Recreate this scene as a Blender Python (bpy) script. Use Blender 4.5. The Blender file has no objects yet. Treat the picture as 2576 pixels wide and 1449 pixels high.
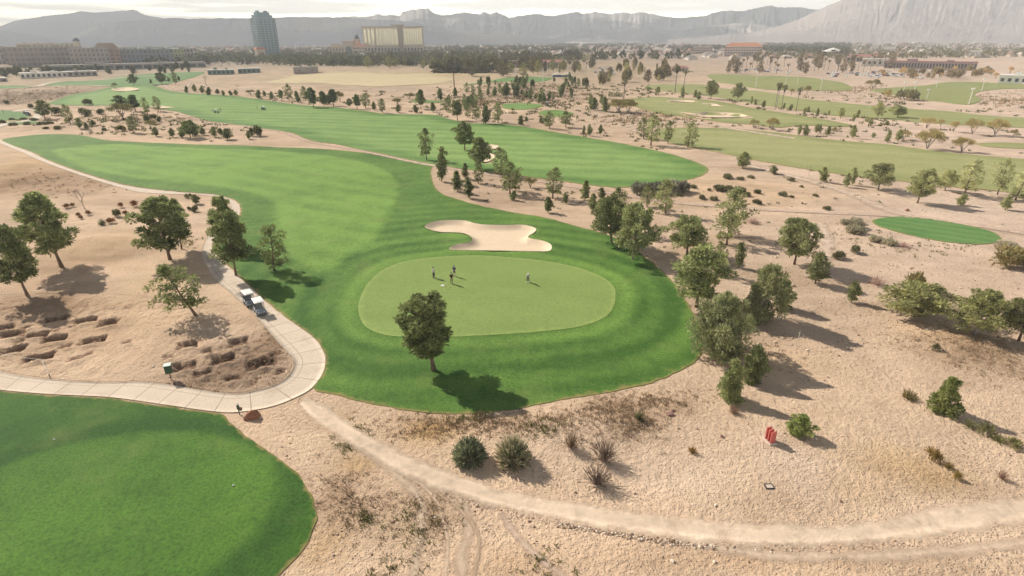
import bpy, bmesh, math, random
import numpy as np
from mathutils import Vector, Matrix, geometry

random.seed(7)
RNG = np.random.default_rng(11)
SC = bpy.context.scene
COL = SC.collection
# ------------------------------------------------------------------ camera
IW, IH, FOC = 2576.0, 1449.0, 1431.0          # measuring frame of the photograph and its focal length in those pixels
CAMH, PITCH, ROLL = 33.0, math.radians(23.6), math.radians(0.33)
_f = np.array([0, math.cos(PITCH), -math.sin(PITCH)])
_u0 = np.array([0, math.sin(PITCH), math.cos(PITCH)])
_r0 = np.array([1.0, 0, 0])
_r = math.cos(ROLL) * _r0 - math.sin(ROLL) * _u0
_u = math.cos(ROLL) * _u0 + math.sin(ROLL) * _r0

def ray(px, py):
    return _f + _r * ((px - IW / 2) / FOC) - _u * ((py - IH / 2) / FOC)

def project(p):
    d = np.array(p, float) - np.array([0, 0, CAMH])
    z = d @ _f
    return IW / 2 + FOC * (d @ _r) / z, IH / 2 - FOC * (d @ _u) / z, z

cam_data = bpy.data.cameras.new('camera')
cam = bpy.data.objects.new('camera', cam_data)
COL.objects.link(cam)
M = Matrix.Identity(4)
for i in range(3):
    M[i][0], M[i][1], M[i][2] = _r[i], _u[i], -_f[i]
M[2][3] = CAMH
cam.matrix_world = M
cam_data.sensor_width = 36.0
cam_data.lens = 36.0 * FOC / IW
cam_data.clip_start = 0.5
cam_data.clip_end = 60000
SC.camera = cam

# ------------------------------------------------------------------ small helpers
def smooth(a, b, x):
    t = np.clip((x - a) / (b - a), 0, 1)
    return t * t * (3 - 2 * t)

_LAT = np.random.default_rng(5).random((256, 256))
def vnoise(x, y):
    x = np.asarray(x, float); y = np.asarray(y, float)
    xi = np.floor(x).astype(int); yi = np.floor(y).astype(int)
    fx = x - xi; fy = y - yi
    fx = fx * fx * (3 - 2 * fx); fy = fy * fy * (3 - 2 * fy)
    g = lambda a, b: _LAT[a & 255, b & 255]
    return (g(xi, yi) * (1 - fx) + g(xi + 1, yi) * fx) * (1 - fy) + (g(xi, yi + 1) * (1 - fx) + g(xi + 1, yi + 1) * fx) * fy
def fbm(x, y, o=4):
    s = 0; a = .5
    for k in range(o):
        s = s + a * vnoise(x * 2 ** k + 17.3 * k, y * 2 ** k + 5.1 * k); a *= .5
    return s

def inside(poly, x, y):
    x = np.asarray(x, float); y = np.asarray(y, float)
    r = np.zeros(x.shape, bool)
    n = len(poly)
    for i in range(n):
        x0, y0 = poly[i]; x1, y1 = poly[(i + 1) % n]
        if y0 == y1: continue
        c = ((y0 > y) != (y1 > y))
        if not c.any(): continue
        r ^= c & (x < (x1 - x0) * (y - y0) / (y1 - y0) + x0)
    return r

def edge_dist(poly, x, y, closed=True):
    x = np.asarray(x, float); y = np.asarray(y, float)
    best = np.full(x.shape, 1e9)
    n = len(poly)
    for i in range(n if closed else n - 1):
        ax, ay = poly[i]; bx, by = poly[(i + 1) % n]
        dx, dy = bx - ax, by - ay
        L = dx * dx + dy * dy + 1e-12
        t = np.clip(((x - ax) * dx + (y - ay) * dy) / L, 0, 1)
        best = np.minimum(best, (x - ax - t * dx) ** 2 + (y - ay - t * dy) ** 2)
    return np.sqrt(best)

def catmull(pts, closed=True, sub=8):
    P = [np.array(p, float) for p in pts]
    n = len(P); out = []
    for i in range(n if closed else n - 1):
        if closed: p0, p1, p2, p3 = P[i - 1], P[i], P[(i + 1) % n], P[(i + 2) % n]
        else: p0, p1, p2, p3 = P[max(i - 1, 0)], P[i], P[i + 1], P[min(i + 2, n - 1)]
        for k in range(sub):
            t = k / sub
            out.append(.5 * ((2 * p1) + (-p0 + p2) * t + (2 * p0 - 5 * p1 + 4 * p2 - p3) * t * t + (-p0 + 3 * p1 - 3 * p2 + p3) * t ** 3))
    if not closed: out.append(P[-1])
    return np.array(out)

def resample(poly, sp, closed=True):
    P = np.array(poly)
    if closed: P = np.vstack([P, P[:1]])
    seg = np.hypot(*(np.diff(P, axis=0).T)); s = np.concatenate([[0], np.cumsum(seg)])
    n = max(8, int(s[-1] / sp))
    t = np.linspace(0, s[-1], n + 1)
    if closed: t = t[:-1]
    return np.stack([np.interp(t, s, P[:, 0]), np.interp(t, s, P[:, 1])], 1)

def flat(px, py):
    d = ray(px, py); t = -CAMH / d[2]
    return np.array([d[0] * t, d[1] * t])
def gpoly(pts, closed=True, sub=6):
    return catmull([flat(*p) for p in pts], closed, sub)

# ------------------------------------------------------------------ terrain height
MOUNDS = []           # x, y, rx, ry, height
PITS = []             # x, y, a, b, angle, depth
BUNKERS = []          # polygon, depth
def Hbase(x, y):
    x = np.asarray(x, float); y = np.asarray(y, float)
    a = np.clip((y - 60) / 200, 0, 1)
    z = (.10 + .35 * a) * (np.sin(x * .071 + 1.3 + .6 * np.sin(y * .03)) + np.sin(y * .083 + .4 + .5 * np.sin(x * .045))) * .5
    z = z + np.clip((y - 130) / 150, 0, 1) * .9 * (fbm(x * .022 + 3, y * .022, 3) - .45) * np.clip((1600 - y) / 800, 0, 1)
    for mx, my, rx, ry, hh in MOUNDS:
        z = z + hh * np.exp(-((x - mx) / rx) ** 2 - ((y - my) / ry) ** 2)
    return z * np.clip((4000 - y) / 2000, 0, 1)
def H(x, y):
    z = Hbase(x, y)
    shp = np.shape(x)
    xx = np.atleast_1d(np.asarray(x, float)).ravel(); yy = np.atleast_1d(np.asarray(y, float)).ravel()
    add = np.zeros(xx.shape)
    for poly, dep, lip in BUNKERS:
        lo = poly.min(0) - 3; hi = poly.max(0) + 3
        m = (xx > lo[0]) & (xx < hi[0]) & (yy > lo[1]) & (yy < hi[1])
        if m.any():
            d = edge_dist(poly, xx[m], yy[m]); ins = inside(poly, xx[m], yy[m])
            add[m] += np.where(ins, -dep * smooth(0, 1.6, d) + lip * (1 - smooth(0, .5, d)), lip * (1 - smooth(0, 2.2, d)))
    return z + add.reshape(shp) if shp else float(z + add[0])
def pit_height(x, y):
    z = np.zeros(np.shape(x)); damp_shade = np.zeros(np.shape(x))
    for px, py, a, b, ang, dep in PITS:
        c, s = math.cos(ang), math.sin(ang)
        u = (x - px) * c + (y - py) * s; v = -(x - px) * s + (y - py) * c
        w = .3 * (vnoise(x * 2.1, y * 2.1) - .5)
        k = (1 - smooth(a - .18, a + .1, np.abs(u) + w)) * (1 - smooth(b - .18, b + .1, np.abs(v) + w))
        z -= dep * k; damp_shade = np.maximum(damp_shade, k)
        z += .28 * np.exp(-((u - .3) / (a * 1.2)) ** 2 - ((v + b + .55) / .5) ** 2) * (1 - k)
    return z, damp_shade  # second value masks the pit floors for painted shade and damp

def at(px, py):
    d = ray(px, py); z = 0.0
    for _ in range(4):
        t = (z - CAMH) / d[2]
        x, y = d[0] * t, d[1] * t
        z = H(x, y)
    return Vector((x, y, z))
def height_to(p, pytop):
    lo, hi = 0.0, min(400.0, .85 * project((p.x, p.y, p.z))[2] / math.sin(PITCH))
    for _ in range(40):
        m = (lo + hi) / 2
        if project((p.x, p.y, p.z + m))[1] > pytop: lo = m
        else: hi = m
    return lo
def mpp(p):
    return project(p)[2] / FOC

# ------------------------------------------------------------------ mesh helpers
def mk_mesh(name, V, F, mat=None, smooth_=False, col=None, colname='tone'):
    V = np.asarray(V, np.float32); F = np.asarray(F, np.int32)
    me = bpy.data.meshes.new(name)
    k = F.shape[1]
    me.vertices.add(len(V)); me.vertices.foreach_set('co', V.ravel())
    me.loops.add(F.size); me.loops.foreach_set('vertex_index', F.ravel())
    me.polygons.add(len(F))
    me.polygons.foreach_set('loop_start', np.arange(0, F.size, k, dtype=np.int32))
    if smooth_: me.polygons.foreach_set('use_smooth', np.ones(len(F), bool))
    if col is not None:
        col = np.asarray(col, np.float32)
        if col.ndim == 1:
            at_ = me.attributes.new(colname, 'FLOAT', 'POINT'); at_.data.foreach_set('value', col)
        else:
            at_ = me.attributes.new(colname, 'FLOAT_COLOR', 'POINT')
            c4 = np.ones((len(V), 4), np.float32); c4[:, :3] = col
            at_.data.foreach_set('color', c4.ravel())
    if mat: me.materials.append(mat)
    me.update(); me.validate()
    return me
def add_attr(me, name, vals):
    a = me.attributes.new(name, 'FLOAT', 'POINT'); a.data.foreach_set('value', np.asarray(vals, np.float32))
def link(name, me, parent=None, loc=None):
    o = bpy.data.objects.new(name, me); COL.objects.link(o)
    if parent is not None: o.parent = parent
    if loc is not None: o.location = loc
    return o
def tag(o, label=None, cat=None, group=None, kind=None):
    if label: o['label'] = label
    if cat: o['category'] = cat
    if group: o['group'] = group
    if kind: o['kind'] = kind
    return o
def thing(name, label, cat, loc=(0, 0, 0), rz=0.0, group=None):
    o = bpy.data.objects.new(name, None); COL.objects.link(o)
    o.location = loc; o.rotation_euler = (0, 0, rz); o.empty_display_size = .1
    return tag(o, label, cat, group)

class MB:
    """collects simple shapes into one mesh"""
    def __init__(s): s.v = []; s.f = []
    def poly(s, vs, fs):
        b = len(s.v); s.v += [tuple(v) for v in vs]; s.f += [tuple(i + b for i in f) for f in fs]; return s
    def box(s, c, d, rz=0, taper=1.0):
        hx, hy, hz = d[0] / 2, d[1] / 2, d[2] / 2; ca, sa = math.cos(rz), math.sin(rz); vs = []
        for z, k in ((-hz, 1), (hz, taper)):
            for x, y in ((-hx, -hy), (hx, -hy), (hx, hy), (-hx, hy)):
                x *= k; y *= k
                vs.append((c[0] + x * ca - y * sa, c[1] + x * sa + y * ca, c[2] + z))
        return s.poly(vs, [(0, 3, 2, 1), (4, 5, 6, 7), (0, 1, 5, 4), (1, 2, 6, 5), (2, 3, 7, 6), (3, 0, 4, 7)])
    def tube(s, pts, rad, n=6, cap=True):
        P = [Vector(p) for p in pts]
        R = rad if isinstance(rad, (list, tuple)) else [rad] * len(P)
        vs = []; fs = []
        for i, p in enumerate(P):
            d = (P[min(i + 1, len(P) - 1)] - P[max(i - 1, 0)]).normalized()
            a = d.orthogonal().normalized() if abs(d.z) < .98 else Vector((1, 0, 0))
            a = (a - d * a.dot(d)).normalized(); b = d.cross(a)
            for k in range(n):
                t = 2 * math.pi * k / n
                vs.append(p + (a * math.cos(t) + b * math.sin(t)) * R[i])
        for i in range(len(P) - 1):
            for k in range(n):
                fs.append((i * n + k, i * n + (k + 1) % n, (i + 1) * n + (k + 1) % n, (i + 1) * n + k))
        if cap:
            fs.append(tuple(range(n - 1, -1, -1))); fs.append(tuple((len(P) - 1) * n + k for k in range(n)))
        return s.poly(vs, fs)
    def cyl(s, c, r, h, n=12, r2=None):
        return s.tube([c, (c[0], c[1], c[2] + h)], [r, r if r2 is None else r2], n)
    def prism(s, outline, y0, y1):
        """outline in (x, z), extruded along y"""
        n = len(outline)
        vs = [(x, y0, z) for x, z in outline] + [(x, y1, z) for x, z in outline]
        fs = [tuple(range(n)), tuple(range(2 * n - 1, n - 1, -1))] + [(i, i + n, (i + 1) % n + n, (i + 1) % n) for i in range(n)]
        return s.poly(vs, fs)
    def lathe(s, c, prof, n=12):
        vs = []; fs = []
        for r, z in prof:
            for k in range(n):
                t = 2 * math.pi * k / n; vs.append((c[0] + r * math.cos(t), c[1] + r * math.sin(t), c[2] + z))
        for i in range(len(prof) - 1):
            for k in range(n):
                fs.append((i * n + k, i * n + (k + 1) % n, (i + 1) * n + (k + 1) % n, (i + 1) * n + k))
        fs.append(tuple(range(n - 1, -1, -1))); fs.append(tuple((len(prof) - 1) * n + k for k in range(n)))
        return s.poly(vs, fs)
    def mesh(s, name, mat, bevel=0, smooth_=False):
        me = bpy.data.meshes.new(name); me.from_pydata(s.v, [], s.f); me.materials.append(mat)
        bm = bmesh.new(); bm.from_mesh(me); bmesh.ops.recalc_face_normals(bm, faces=bm.faces)
        if bevel: bmesh.ops.bevel(bm, geom=[e for e in bm.edges if e.is_manifold and e.calc_face_angle(0) > .6], offset=bevel, segments=2, affect='EDGES', profile=.5)
        bm.to_mesh(me); bm.free()
        if smooth_:
            for p in me.polygons: p.use_smooth = True
        return me
    def obj(s, name, mat, parent=None, bevel=0, smooth_=False):
        return link(name, s.mesh(name, mat, bevel, smooth_), parent)

# ------------------------------------------------------------------ materials
class NT:
    def __init__(s, name, rough=.9, spec=.2):
        s.m = bpy.data.materials.new(name); s.m.use_nodes = True
        s.t = s.m.node_tree; s.b = s.t.nodes['Principled BSDF']
        s.b.inputs['Roughness'].default_value = rough
        s.b.inputs['Specular IOR Level'].default_value = spec
        s.out = s.t.nodes['Material Output']; s._geo = None
    def n(s, typ, **kw):
        o = s.t.nodes.new(typ)
        for k, v in kw.items(): setattr(o, k, v)
        return o
    def l(s, a, b): s.t.links.new(a, b)
    def pos(s):
        if s._geo is None: s._geo = s.n('ShaderNodeNewGeometry')
        return s._geo.outputs['Position']
    def noise(s, scale, detail=4, vec=None, rough=.55, stretch=None, dist=0):
        v = vec if vec is not None else s.pos()
        if stretch is not None:
            mp = s.n('ShaderNodeMapping'); s.l(v, mp.inputs['Vector']); mp.inputs['Scale'].default_value = stretch[0]
            mp.inputs['Rotation'].default_value = (0, 0, stretch[1]); v = mp.outputs[0]
        o = s.n('ShaderNodeTexNoise'); s.l(v, o.inputs['Vector'])
        o.inputs['Scale'].default_value = scale; o.inputs['Detail'].default_value = detail; o.inputs['Roughness'].default_value = rough
        o.inputs['Distortion'].default_value = dist
        return o.outputs['Fac']
    def ramp(s, fac, stops):
        o = s.n('ShaderNodeValToRGB'); s.l(fac, o.inputs['Fac']); e = o.color_ramp.elements
        while len(e) < len(stops): e.new(.5)
        for i, (p, c) in enumerate(stops):
            e[i].position = p; e[i].color = (c[0], c[1], c[2], 1) if not isinstance(c, (int, float)) else (c, c, c, 1)
        return o.outputs['Color']
    def mix(s, fac, a, b, mode='MIX'):
        o = s.n('ShaderNodeMix', data_type='RGBA', blend_type=mode)
        for ii, v in ((0, fac), (6, a), (7, b)):
            sock = o.inputs[ii]
            if isinstance(v, (int, float)): sock.default_value = v if ii == 0 else (v, v, v, 1)
            elif isinstance(v, (tuple, list)): sock.default_value = (v[0], v[1], v[2], 1)
            else: s.l(v, sock)
        return o.outputs[2]
    def math(s, op, a, b=0.0, c=None):
        o = s.n('ShaderNodeMath', operation=op)
        for i, v in enumerate((a, b) if c is None else (a, b, c)):
            if isinstance(v, (int, float)): o.inputs[i].default_value = v
            else: s.l(v, o.inputs[i])
        return o.outputs[0]
    def attr(s, name, out='Fac'):
        o = s.n('ShaderNodeAttribute', attribute_name=name); return o.outputs[out]
    def base(s, c):
        if isinstance(c, (tuple, list)): s.b.inputs['Base Color'].default_value = (c[0], c[1], c[2], 1)
        else: s.l(c, s.b.inputs['Base Color'])
    def bump(s, hgt, strength=.5, dist=.1):
        o = s.n('ShaderNodeBump'); s.l(hgt, o.inputs['Height']); o.inputs['Strength'].default_value = strength; o.inputs['Distance'].default_value = dist
        s.l(o.outputs[0], s.b.inputs['Normal'])

MATS = {}
def plain(name, c, rough=.7, metal=0.0, var=.12, scale=3.0, spec=.3):
    """a painted / stone / cloth surface with a little procedural mottling"""
    if name in MATS: return MATS[name]
    k = NT(name, rough, spec)
    co = k.n('ShaderNodeTexCoord').outputs['Object']
    nz = k.noise(scale, 4, co)
    k.base(k.mix(nz, tuple(x * (1 - var) for x in c), tuple(min(1, x * (1 + var)) for x in c)))
    k.b.inputs['Metallic'].default_value = metal
    MATS[name] = k.m
    return k.m

def soil_mat(name, alpha=False):
    k = NT(name, .95, .1)
    c = k.attr('soil', 'Color')
    wash = k.noise(.055, 5, stretch=((1, 2.2, 1), .6), dist=.6); big = k.noise(.35, 5); mid = k.noise(2.2, 4); fine = k.noise(9, 3)
    vo = k.n('ShaderNodeTexVoronoi'); k.l(k.pos(), vo.inputs['Vector']); vo.inputs['Scale'].default_value = 3.6
    peb = k.ramp(vo.outputs['Distance'], [(.0, 1.0), (.16, 1.0), (.3, 0)])
    f = k.math('ADD', k.math('MULTIPLY', big, .55), k.math('MULTIPLY', mid, .45))
    c1 = k.mix(1, c, k.ramp(f, [(.28, (.76, .73, .70)), (.48, (.99, .98, .98)), (.72, (1.12, 1.12, 1.11))]), 'MULTIPLY')
    c1 = k.mix(1, c1, k.ramp(wash, [(.32, (.84, .82, .80)), (.5, (1, 1, 1)), (.66, (1.13, 1.12, 1.12))]), 'MULTIPLY')
    c2 = k.mix(1, c1, k.ramp(fine, [(.28, .76), (.45, .99), (.75, 1.10)]), 'MULTIPLY')
    tw = k.n('ShaderNodeSeparateColor'); k.l(vo.outputs['Color'], tw.inputs[0])
    sel = k.math('MULTIPLY', k.math('GREATER_THAN', tw.outputs[0], .72), peb)
    c3 = k.mix(k.math('MULTIPLY', sel, .45), c2, k.mix(tw.outputs[1], (.30, .21, .15), (.78, .66, .52)))
    if alpha: c3 = k.mix(.65, c3, k.mix(1, c, k.ramp(f, [(.3, .86), (.7, 1.12)]), 'MULTIPLY'))
    k.base(c3)
    hgt = k.math('ADD', k.math('MULTIPLY', mid, 1.2), k.math('ADD', k.math('MULTIPLY', fine, .5), k.math('MULTIPLY', peb, .35)))
    k.bump(hgt, .35 if alpha else 1.0, .12 if alpha else .2)
    if alpha:
        e = k.attr('edge'); a = k.math('ADD', e, k.math('MULTIPLY', k.math('SUBTRACT', k.noise(.55, 6), .5), 1.5))
        k.l(k.ramp(a, [(.15, 0), (1.0, .92)]), k.b.inputs['Alpha'])
    return k.m

def turf_mat(name, dark, light, stripe=None, fine=1.0, mott=1.0):
    """mown grass: 'tone' runs from rough to mown; stripe = (direction angle, width, amount)"""
    k = NT(name, .85, .15)
    t = k.attr('tone')
    big = k.noise(.07, 4); mid = k.noise(.6, 5); fn = k.noise(4.5, 3); st = k.noise(1.6, 4, stretch=((1, .25, 1), .5))
    v = k.math('ADD', t, k.math('MULTIPLY', k.math('SUBTRACT', big, .5), .9 * mott))
    v = k.math('ADD', v, k.math('MULTIPLY', k.math('SUBTRACT', mid, .5), .55 * mott))
    v = k.math('ADD', v, k.math('MULTIPLY', k.math('SUBTRACT', st, .5), .35 * mott))
    if stripe:
        ang, wd, am = stripe
        sp = k.n('ShaderNodeSeparateXYZ'); k.l(k.pos(), sp.inputs[0])
        q = k.math('ADD', k.math('MULTIPLY', sp.outputs[0], math.cos(ang) * math.pi / wd), k.math('MULTIPLY', sp.outputs[1], math.sin(ang) * math.pi / wd))
        q = k.math('ADD', q, k.math('MULTIPLY', k.noise(.05, 2), 5.0))
        v = k.math('ADD', v, k.math('MULTIPLY', k.math('SINE', q), am))
    c = k.mix(k.ramp(v, [(0, 0), (1, 1)]), dark, light)
    c = k.mix(1, c, k.ramp(fn, [(.28, 1 - .38 * mott), (.5, 1.0), (.74, 1 + .3 * mott)]), 'MULTIPLY') if fine else c
    dry = k.ramp(k.noise(.16, 7, rough=.62), [(.53, 0), (.72, 1)])
    c = k.mix(k.math('MULTIPLY', dry, .30 * mott), c, (.21, .24, .075))
    wet = k.ramp(k.noise(.11, 6, rough=.6, stretch=((1, 1.6, 1), .9)), [(.55, 0), (.72, 1)])
    c = k.mix(k.math('MULTIPLY', wet, .40 * mott), c, (dark[0] * .75, dark[1] * .8, dark[2] * .8))
    fg = k.math('ADD', k.attr('fringe'), k.math('MULTIPLY', k.math('SUBTRACT', k.noise(1.1, 5), .5), 1.5))
    c = k.mix(k.math('MULTIPLY', k.ramp(fg, [(.62, 0), (1.15, 1)]), .6), c, (.34, .235, .10))
    k.base(c)
    k.bump(k.math('ADD', k.math('MULTIPLY', fn, .6), mid), .7, .12)
    return k.m

def leaf_mat(name, c0, c1, transl=.42):
    k = NT(name, .7, .15)
    oi = k.n('ShaderNodeObjectInfo')
    tn = k.attr('tone')
    c = k.mix(tn, c0, c1)
    c = k.mix(1, c, oi.outputs['Color'], 'MULTIPLY')
    vr = k.math('ADD', .78, k.math('MULTIPLY', oi.outputs['Random'], .44))
    cc = k.n('ShaderNodeCombineColor')
    for i in range(3): k.l(vr, cc.inputs[i])
    c = k.mix(1, c, cc.outputs[0], 'MULTIPLY')
    k.base(c)
    tr = k.n('ShaderNodeBsdfTranslucent'); k.l(c, tr.inputs['Color'])
    mx = k.n('ShaderNodeMixShader'); mx.inputs[0].default_value = transl
    k.l(k.b.outputs[0], mx.inputs[1]); k.l(tr.outputs[0], mx.inputs[2]); k.l(mx.outputs[0], k.out.inputs['Surface'])
    return k.m
# ------------------------------------------------------------------ outlines (pixels of the measuring frame, dropped onto the ground)
ROUGH_D = [(4,353),(60,343),(130,339),(200,341),(260,350),(320,354),(420,358),(500,362),(620,366),(700,371),(800,374),(900,383),(960,391),(1040,403),(1086,413),(1084,430),(1087,450),(1093,467),(1112,486),(1150,500),(1200,515),(1290,535),(1370,548),(1430,565),(1495,582),(1545,598),(1590,625),(1650,668),(1700,720),(1740,780),(1765,840),(1768,880),(1752,908),(1715,932),(1650,960),(1560,983),(1440,1005),(1350,1022),(1290,1036),(1200,1045),(1120,1043),(1030,1034),(930,1014),(850,995),(783,978),(812,940),(821,905),(812,880),(790,850),(740,812),(690,774),(640,730),(600,692),(560,655),(538,630),(538,608),(556,594),(590,566),(606,532),(601,514),(585,501),(540,489),(470,484),(385,476),(310,464),(220,438),(130,406),(60,376)]
ROUGH = gpoly(ROUGH_D)
TEE_D = [(-160,960),(-60,974),(0,982),(127,994),(276,1002),(413,1021),(540,1039),(564,1041),(580,1062),(620,1098),(680,1140),(730,1180),(770,1225),(792,1270),(797,1305),(785,1345),(760,1390),(722,1430),(660,1490),(560,1560),(300,1620),(-200,1600),(-420,1300)]
TEE = gpoly(TEE_D)
STRIPED = gpoly([(118,262),(175,240),(237,227),(290,218),(375,215),(425,228),(490,235),(600,244),(704,255),(762,262),(804,267),(879,276),(929,281),(966,285),(1029,286),(1099,288),(1129,299),(1179,311),(1254,314),(1333,323),(1408,335),(1483,346),(1553,357),(1608,368),(1683,386),(1750,408),(1778,421),(1781,432),(1758,447),(1720,458),(1658,468),(1583,473),(1533,472),(1483,467),(1408,457),(1315,445),(1166,426),(1090,416),(1054,408),(1004,398),(954,386),(901,376),(854,363),(794,356),(764,348),(729,336),(661,326),(625,320),(575,310),(525,303),(475,289),(437,280),(390,275),(350,269),(232,266),(185,266)])
BACKL = gpoly([(112,214),(175,206),(250,200),(325,190),(375,185),(440,183),(512,182),(500,190),(450,205),(412,212),(362,217),(250,217)])
FARL = gpoly([(-60,226),(-60,216),(88,216),(70,221),(0,225)])
LTEE = gpoly([(-40,300),(-40,281),(10,280),(50,282),(77,290),(62,297),(10,302)])
LTEE2 = gpoly([(8,306),(60,301),(104,305),(102,309),(60,312),(25,311)])
EASTF = gpoly([(1650,338),(1655,327),(1695,323),(1758,323),(1902,329),(2021,342),(2128,355),(2235,363),(2342,379),(2449,390),(2576,401),(2760,420),(2760,520),(2576,489),(2476,477),(2369,468),(2262,456),(2155,445),(2074,434),(1994,421),(1902,405),(1808,384),(1733,368),(1695,360),(1662,347)])
EASTG = gpoly([(1533,257),(1583,248),(1650,245),(1708,248),(1783,253),(1858,265),(1902,273),(1967,282),(2048,296),(2114,310),(2150,318),(2101,320),(2021,316),(1960,322),(1902,316),(1833,312),(1783,305),(1733,296),(1658,285),(1620,276),(1588,268)])
EASTH = gpoly([(1622,218),(1670,212),(1758,213),(1808,221),(1902,230),(1967,240),(2074,255),(2181,267),(2288,274),(2395,279),(2502,291),(2600,298),(2700,310),(2700,335),(2576,322),(2449,318),(2342,312),(2208,299),(2101,291),(1994,275),(1887,259),(1833,248),(1758,239),(1683,233),(1638,224)])
RANGEA = gpoly([(1780,190),(1824,187),(1912,190),(2028,196),(2100,206),(2145,220),(2116,228),(2040,228),(1941,227),(1874,219),(1800,205)])
RANGEB = gpoly([(2190,228),(2215,223),(2320,215),(2408,207),(2525,210),(2640,218),(2640,230),(2560,225),(2500,226),(2452,236),(2468,252),(2437,264),(2380,258),(2320,249),(2250,238)])
OVAL = gpoly([(2193,560),(2204,552),(2239,547),(2281,546),(2368,557),(2464,577),(2506,591),(2517,604),(2496,614),(2448,617),(2368,609),(2287,593),(2223,575)])
EASTS = gpoly([(2455,361),(2500,358),(2600,361),(2680,366),(2680,382),(2576,374),(2500,370)])
MIDT = gpoly([(1262,268),(1275,263),(1313,261),(1350,263),(1367,269),(1340,276),(1300,278),(1270,275)])
MIDU = gpoly([(1353,284),(1370,279),(1410,278),(1445,284),(1430,290),(1395,292),(1365,289)])
MIDV = gpoly([(1029,254),(1050,251),(1090,251),(1118,254),(1100,258),(1060,259)])
MIDG = gpoly([(1164,217),(1210,210),(1270,197),(1330,194),(1387,195),(1388,199),(1370,205),(1300,211),(1210,219)])
FIELD = gpoly([(672,207),(729,198),(804,188),(900,186),(1004,188),(1142,197),(1120,206),(1080,213),(1000,218),(929,222),(870,215),(800,209),(729,210)])
GREEN = gpoly([(901.5,774),(910,741),(928,712),(962,682),(1010,662),(1072,652),(1139,647),(1213,646),(1286,651),(1360,658),(1434,671),(1489,688),(1526,706),(1546,727),(1548,745),(1546,763),(1533,789),(1504,808),(1452,824),(1360,835),(1249,843),(1139,848),(1028,848),(973,844),(928,828),(908,806)])
SANDB = gpoly([(1069,574),(1087,564),(1120,559),(1168,560),(1194,567),(1224,571),(1268,572),(1312,571),(1338,576),(1349,583),(1342,592),(1329,600),(1333,606),(1360,611),(1382,619),(1388,629),(1380,638),(1342,639),(1249,637),(1176,636),(1137,635),(1131,629),(1150,621),(1176,617),(1188,611),(1185,601),(1168,593),(1139,590),(1109,589),(1083,583)], sub=5)
SAND2 = gpoly([(1713,284),(1750,287),(1790,283),(1850,286),(1880,295),(1830,299),(1770,297),(1735,290)])
SAND3 = gpoly([(1683,256),(1720,255),(1747,258),(1738,262),(1690,259)])
SAND4 = gpoly([(1766,264),(1800,265),(1810,271),(1785,269)])
SAND5 = gpoly([(1212,372),(1230,365),(1250,368),(1256,374),(1240,378),(1222,378)])
SAND6 = gpoly([(1204,392),(1222,388),(1238,391),(1245,400),(1225,411),(1204,408)])
SAND7 = gpoly([(377,269),(395,266),(420,270),(436,272),(400,275)])
SAND8 = gpoly([(282,224),(320,221),(352,226),(320,230),(290,229)])
for P, dep, lip in ((SANDB, .55, .24), (SAND2, .8, .35), (SAND3, .5, .2), (SAND4, .5, .2), (SAND5, .5, .25), (SAND6, .5, .25), (SAND7, .4, .25), (SAND8, .5, .3)):
    BUNKERS.append((resample(P, 1.2), dep, lip))
for px, py, rx, ry, hh in ((780,222,40,14,2.2),(985,228,60,12,2.4),(700,196,60,25,2.5),(900,184,70,18,3),(1170,190,80,18,2.5),(1290,222,40,40,3.5),(1400,235,30,30,3),
                           (330,300,14,10,1.2),(250,318,16,8,1.0),(560,322,14,6,.8),(60,520,12,8,.7),(250,610,9,5,.6),(1800,480,16,12,.8),(1350,1100,9,3.2,.55),(1560,1060,8,3.5,.5),(2100,1120,14,7,.8),(2440,900,10,8,.9),(160,383,14,6,.5),(310,380,10,4,.5),(870,440,16,6,.45),(650,420,15,8,.4),(690,1250,7,5,.3)):
    q = flat(px, py); MOUNDS.append((q[0], q[1], rx, ry, hh))
for zx, zy, a, b, sc in ((200,215,.6,.4,.5),(520,360,.7,.4,.4),(150,330,.6,.4,.5),(700,420,.5,.4,.4),(1000,330,.6,.4,.4),(1640,400,.7,.5,.6),(1600,580,1.1,.5,.5),(1850,620,.9,.5,.5),(2180,420,.8,.5,.6),(1330,450,.6,.4,.4),(1950,420,.6,.4,.5),(2230,560,.7,.45,.5),(440,150,1.5,.75,1),(680,155,1.45,.7,1),(860,175,1.25,.9,1),(25,215,1.4,.8,1),(100,268,1.5,.8,1),(280,273,1.5,.7,1),(430,305,1.5,.75,1),(735,315,1.6,.75,1),(90,395,1.5,.75,1),(305,450,1.7,.75,1),(600,457,.9,.4,.5),
                         (1485,350,1.2,.8,1),(1890,330,1.2,.95,1),(1770,465,1.4,.75,1),(1460,520,1.4,.85,1),(2075,500,1.9,.85,1),(440,240,.5,.4,.5),(580,205,.6,.3,.4)):
    q = flat(zx / 3.15, 755 + zy / 3.15); PITS.append((q[0], q[1], a * .85, b * 1.25, .42, .55 * sc))
PATHL_IN = [(-70,912),(0,933),(57,946),(159,957),(276,963),(343,960),(413,966),(476,976),(540,987),(603,991),(667,977),(708,961),(733,936),(740,911),(727,891),(698,860),(657,812),(622,774),(572,730),(542,704),(519,668),(508,640),(513,618),(527,592),(560,570),(576,548),(583,530),(575,512),(545,497),(500,490),(440,489),(385,487),(330,480),(230,450),(130,416),(60,388),(0,360),(-60,332)]
PATHL_OUT = [(-70,965),(0,980),(127,991),(276,999),(413,1018),(540,1036),(603,1037),(686,1023),(745,1000),(783,978),(812,940),(819,905),(811,880),(789,850),(740,814),(688,776),(640,732),(598,694),(558,656),(535,630),(536,607),(554,592),(588,564),(604,532),(599,515),(584,503),(540,491),(470,486),(385,478),(310,466),(220,440),(130,408),(60,378),(0,352),(-60,325)]

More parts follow.
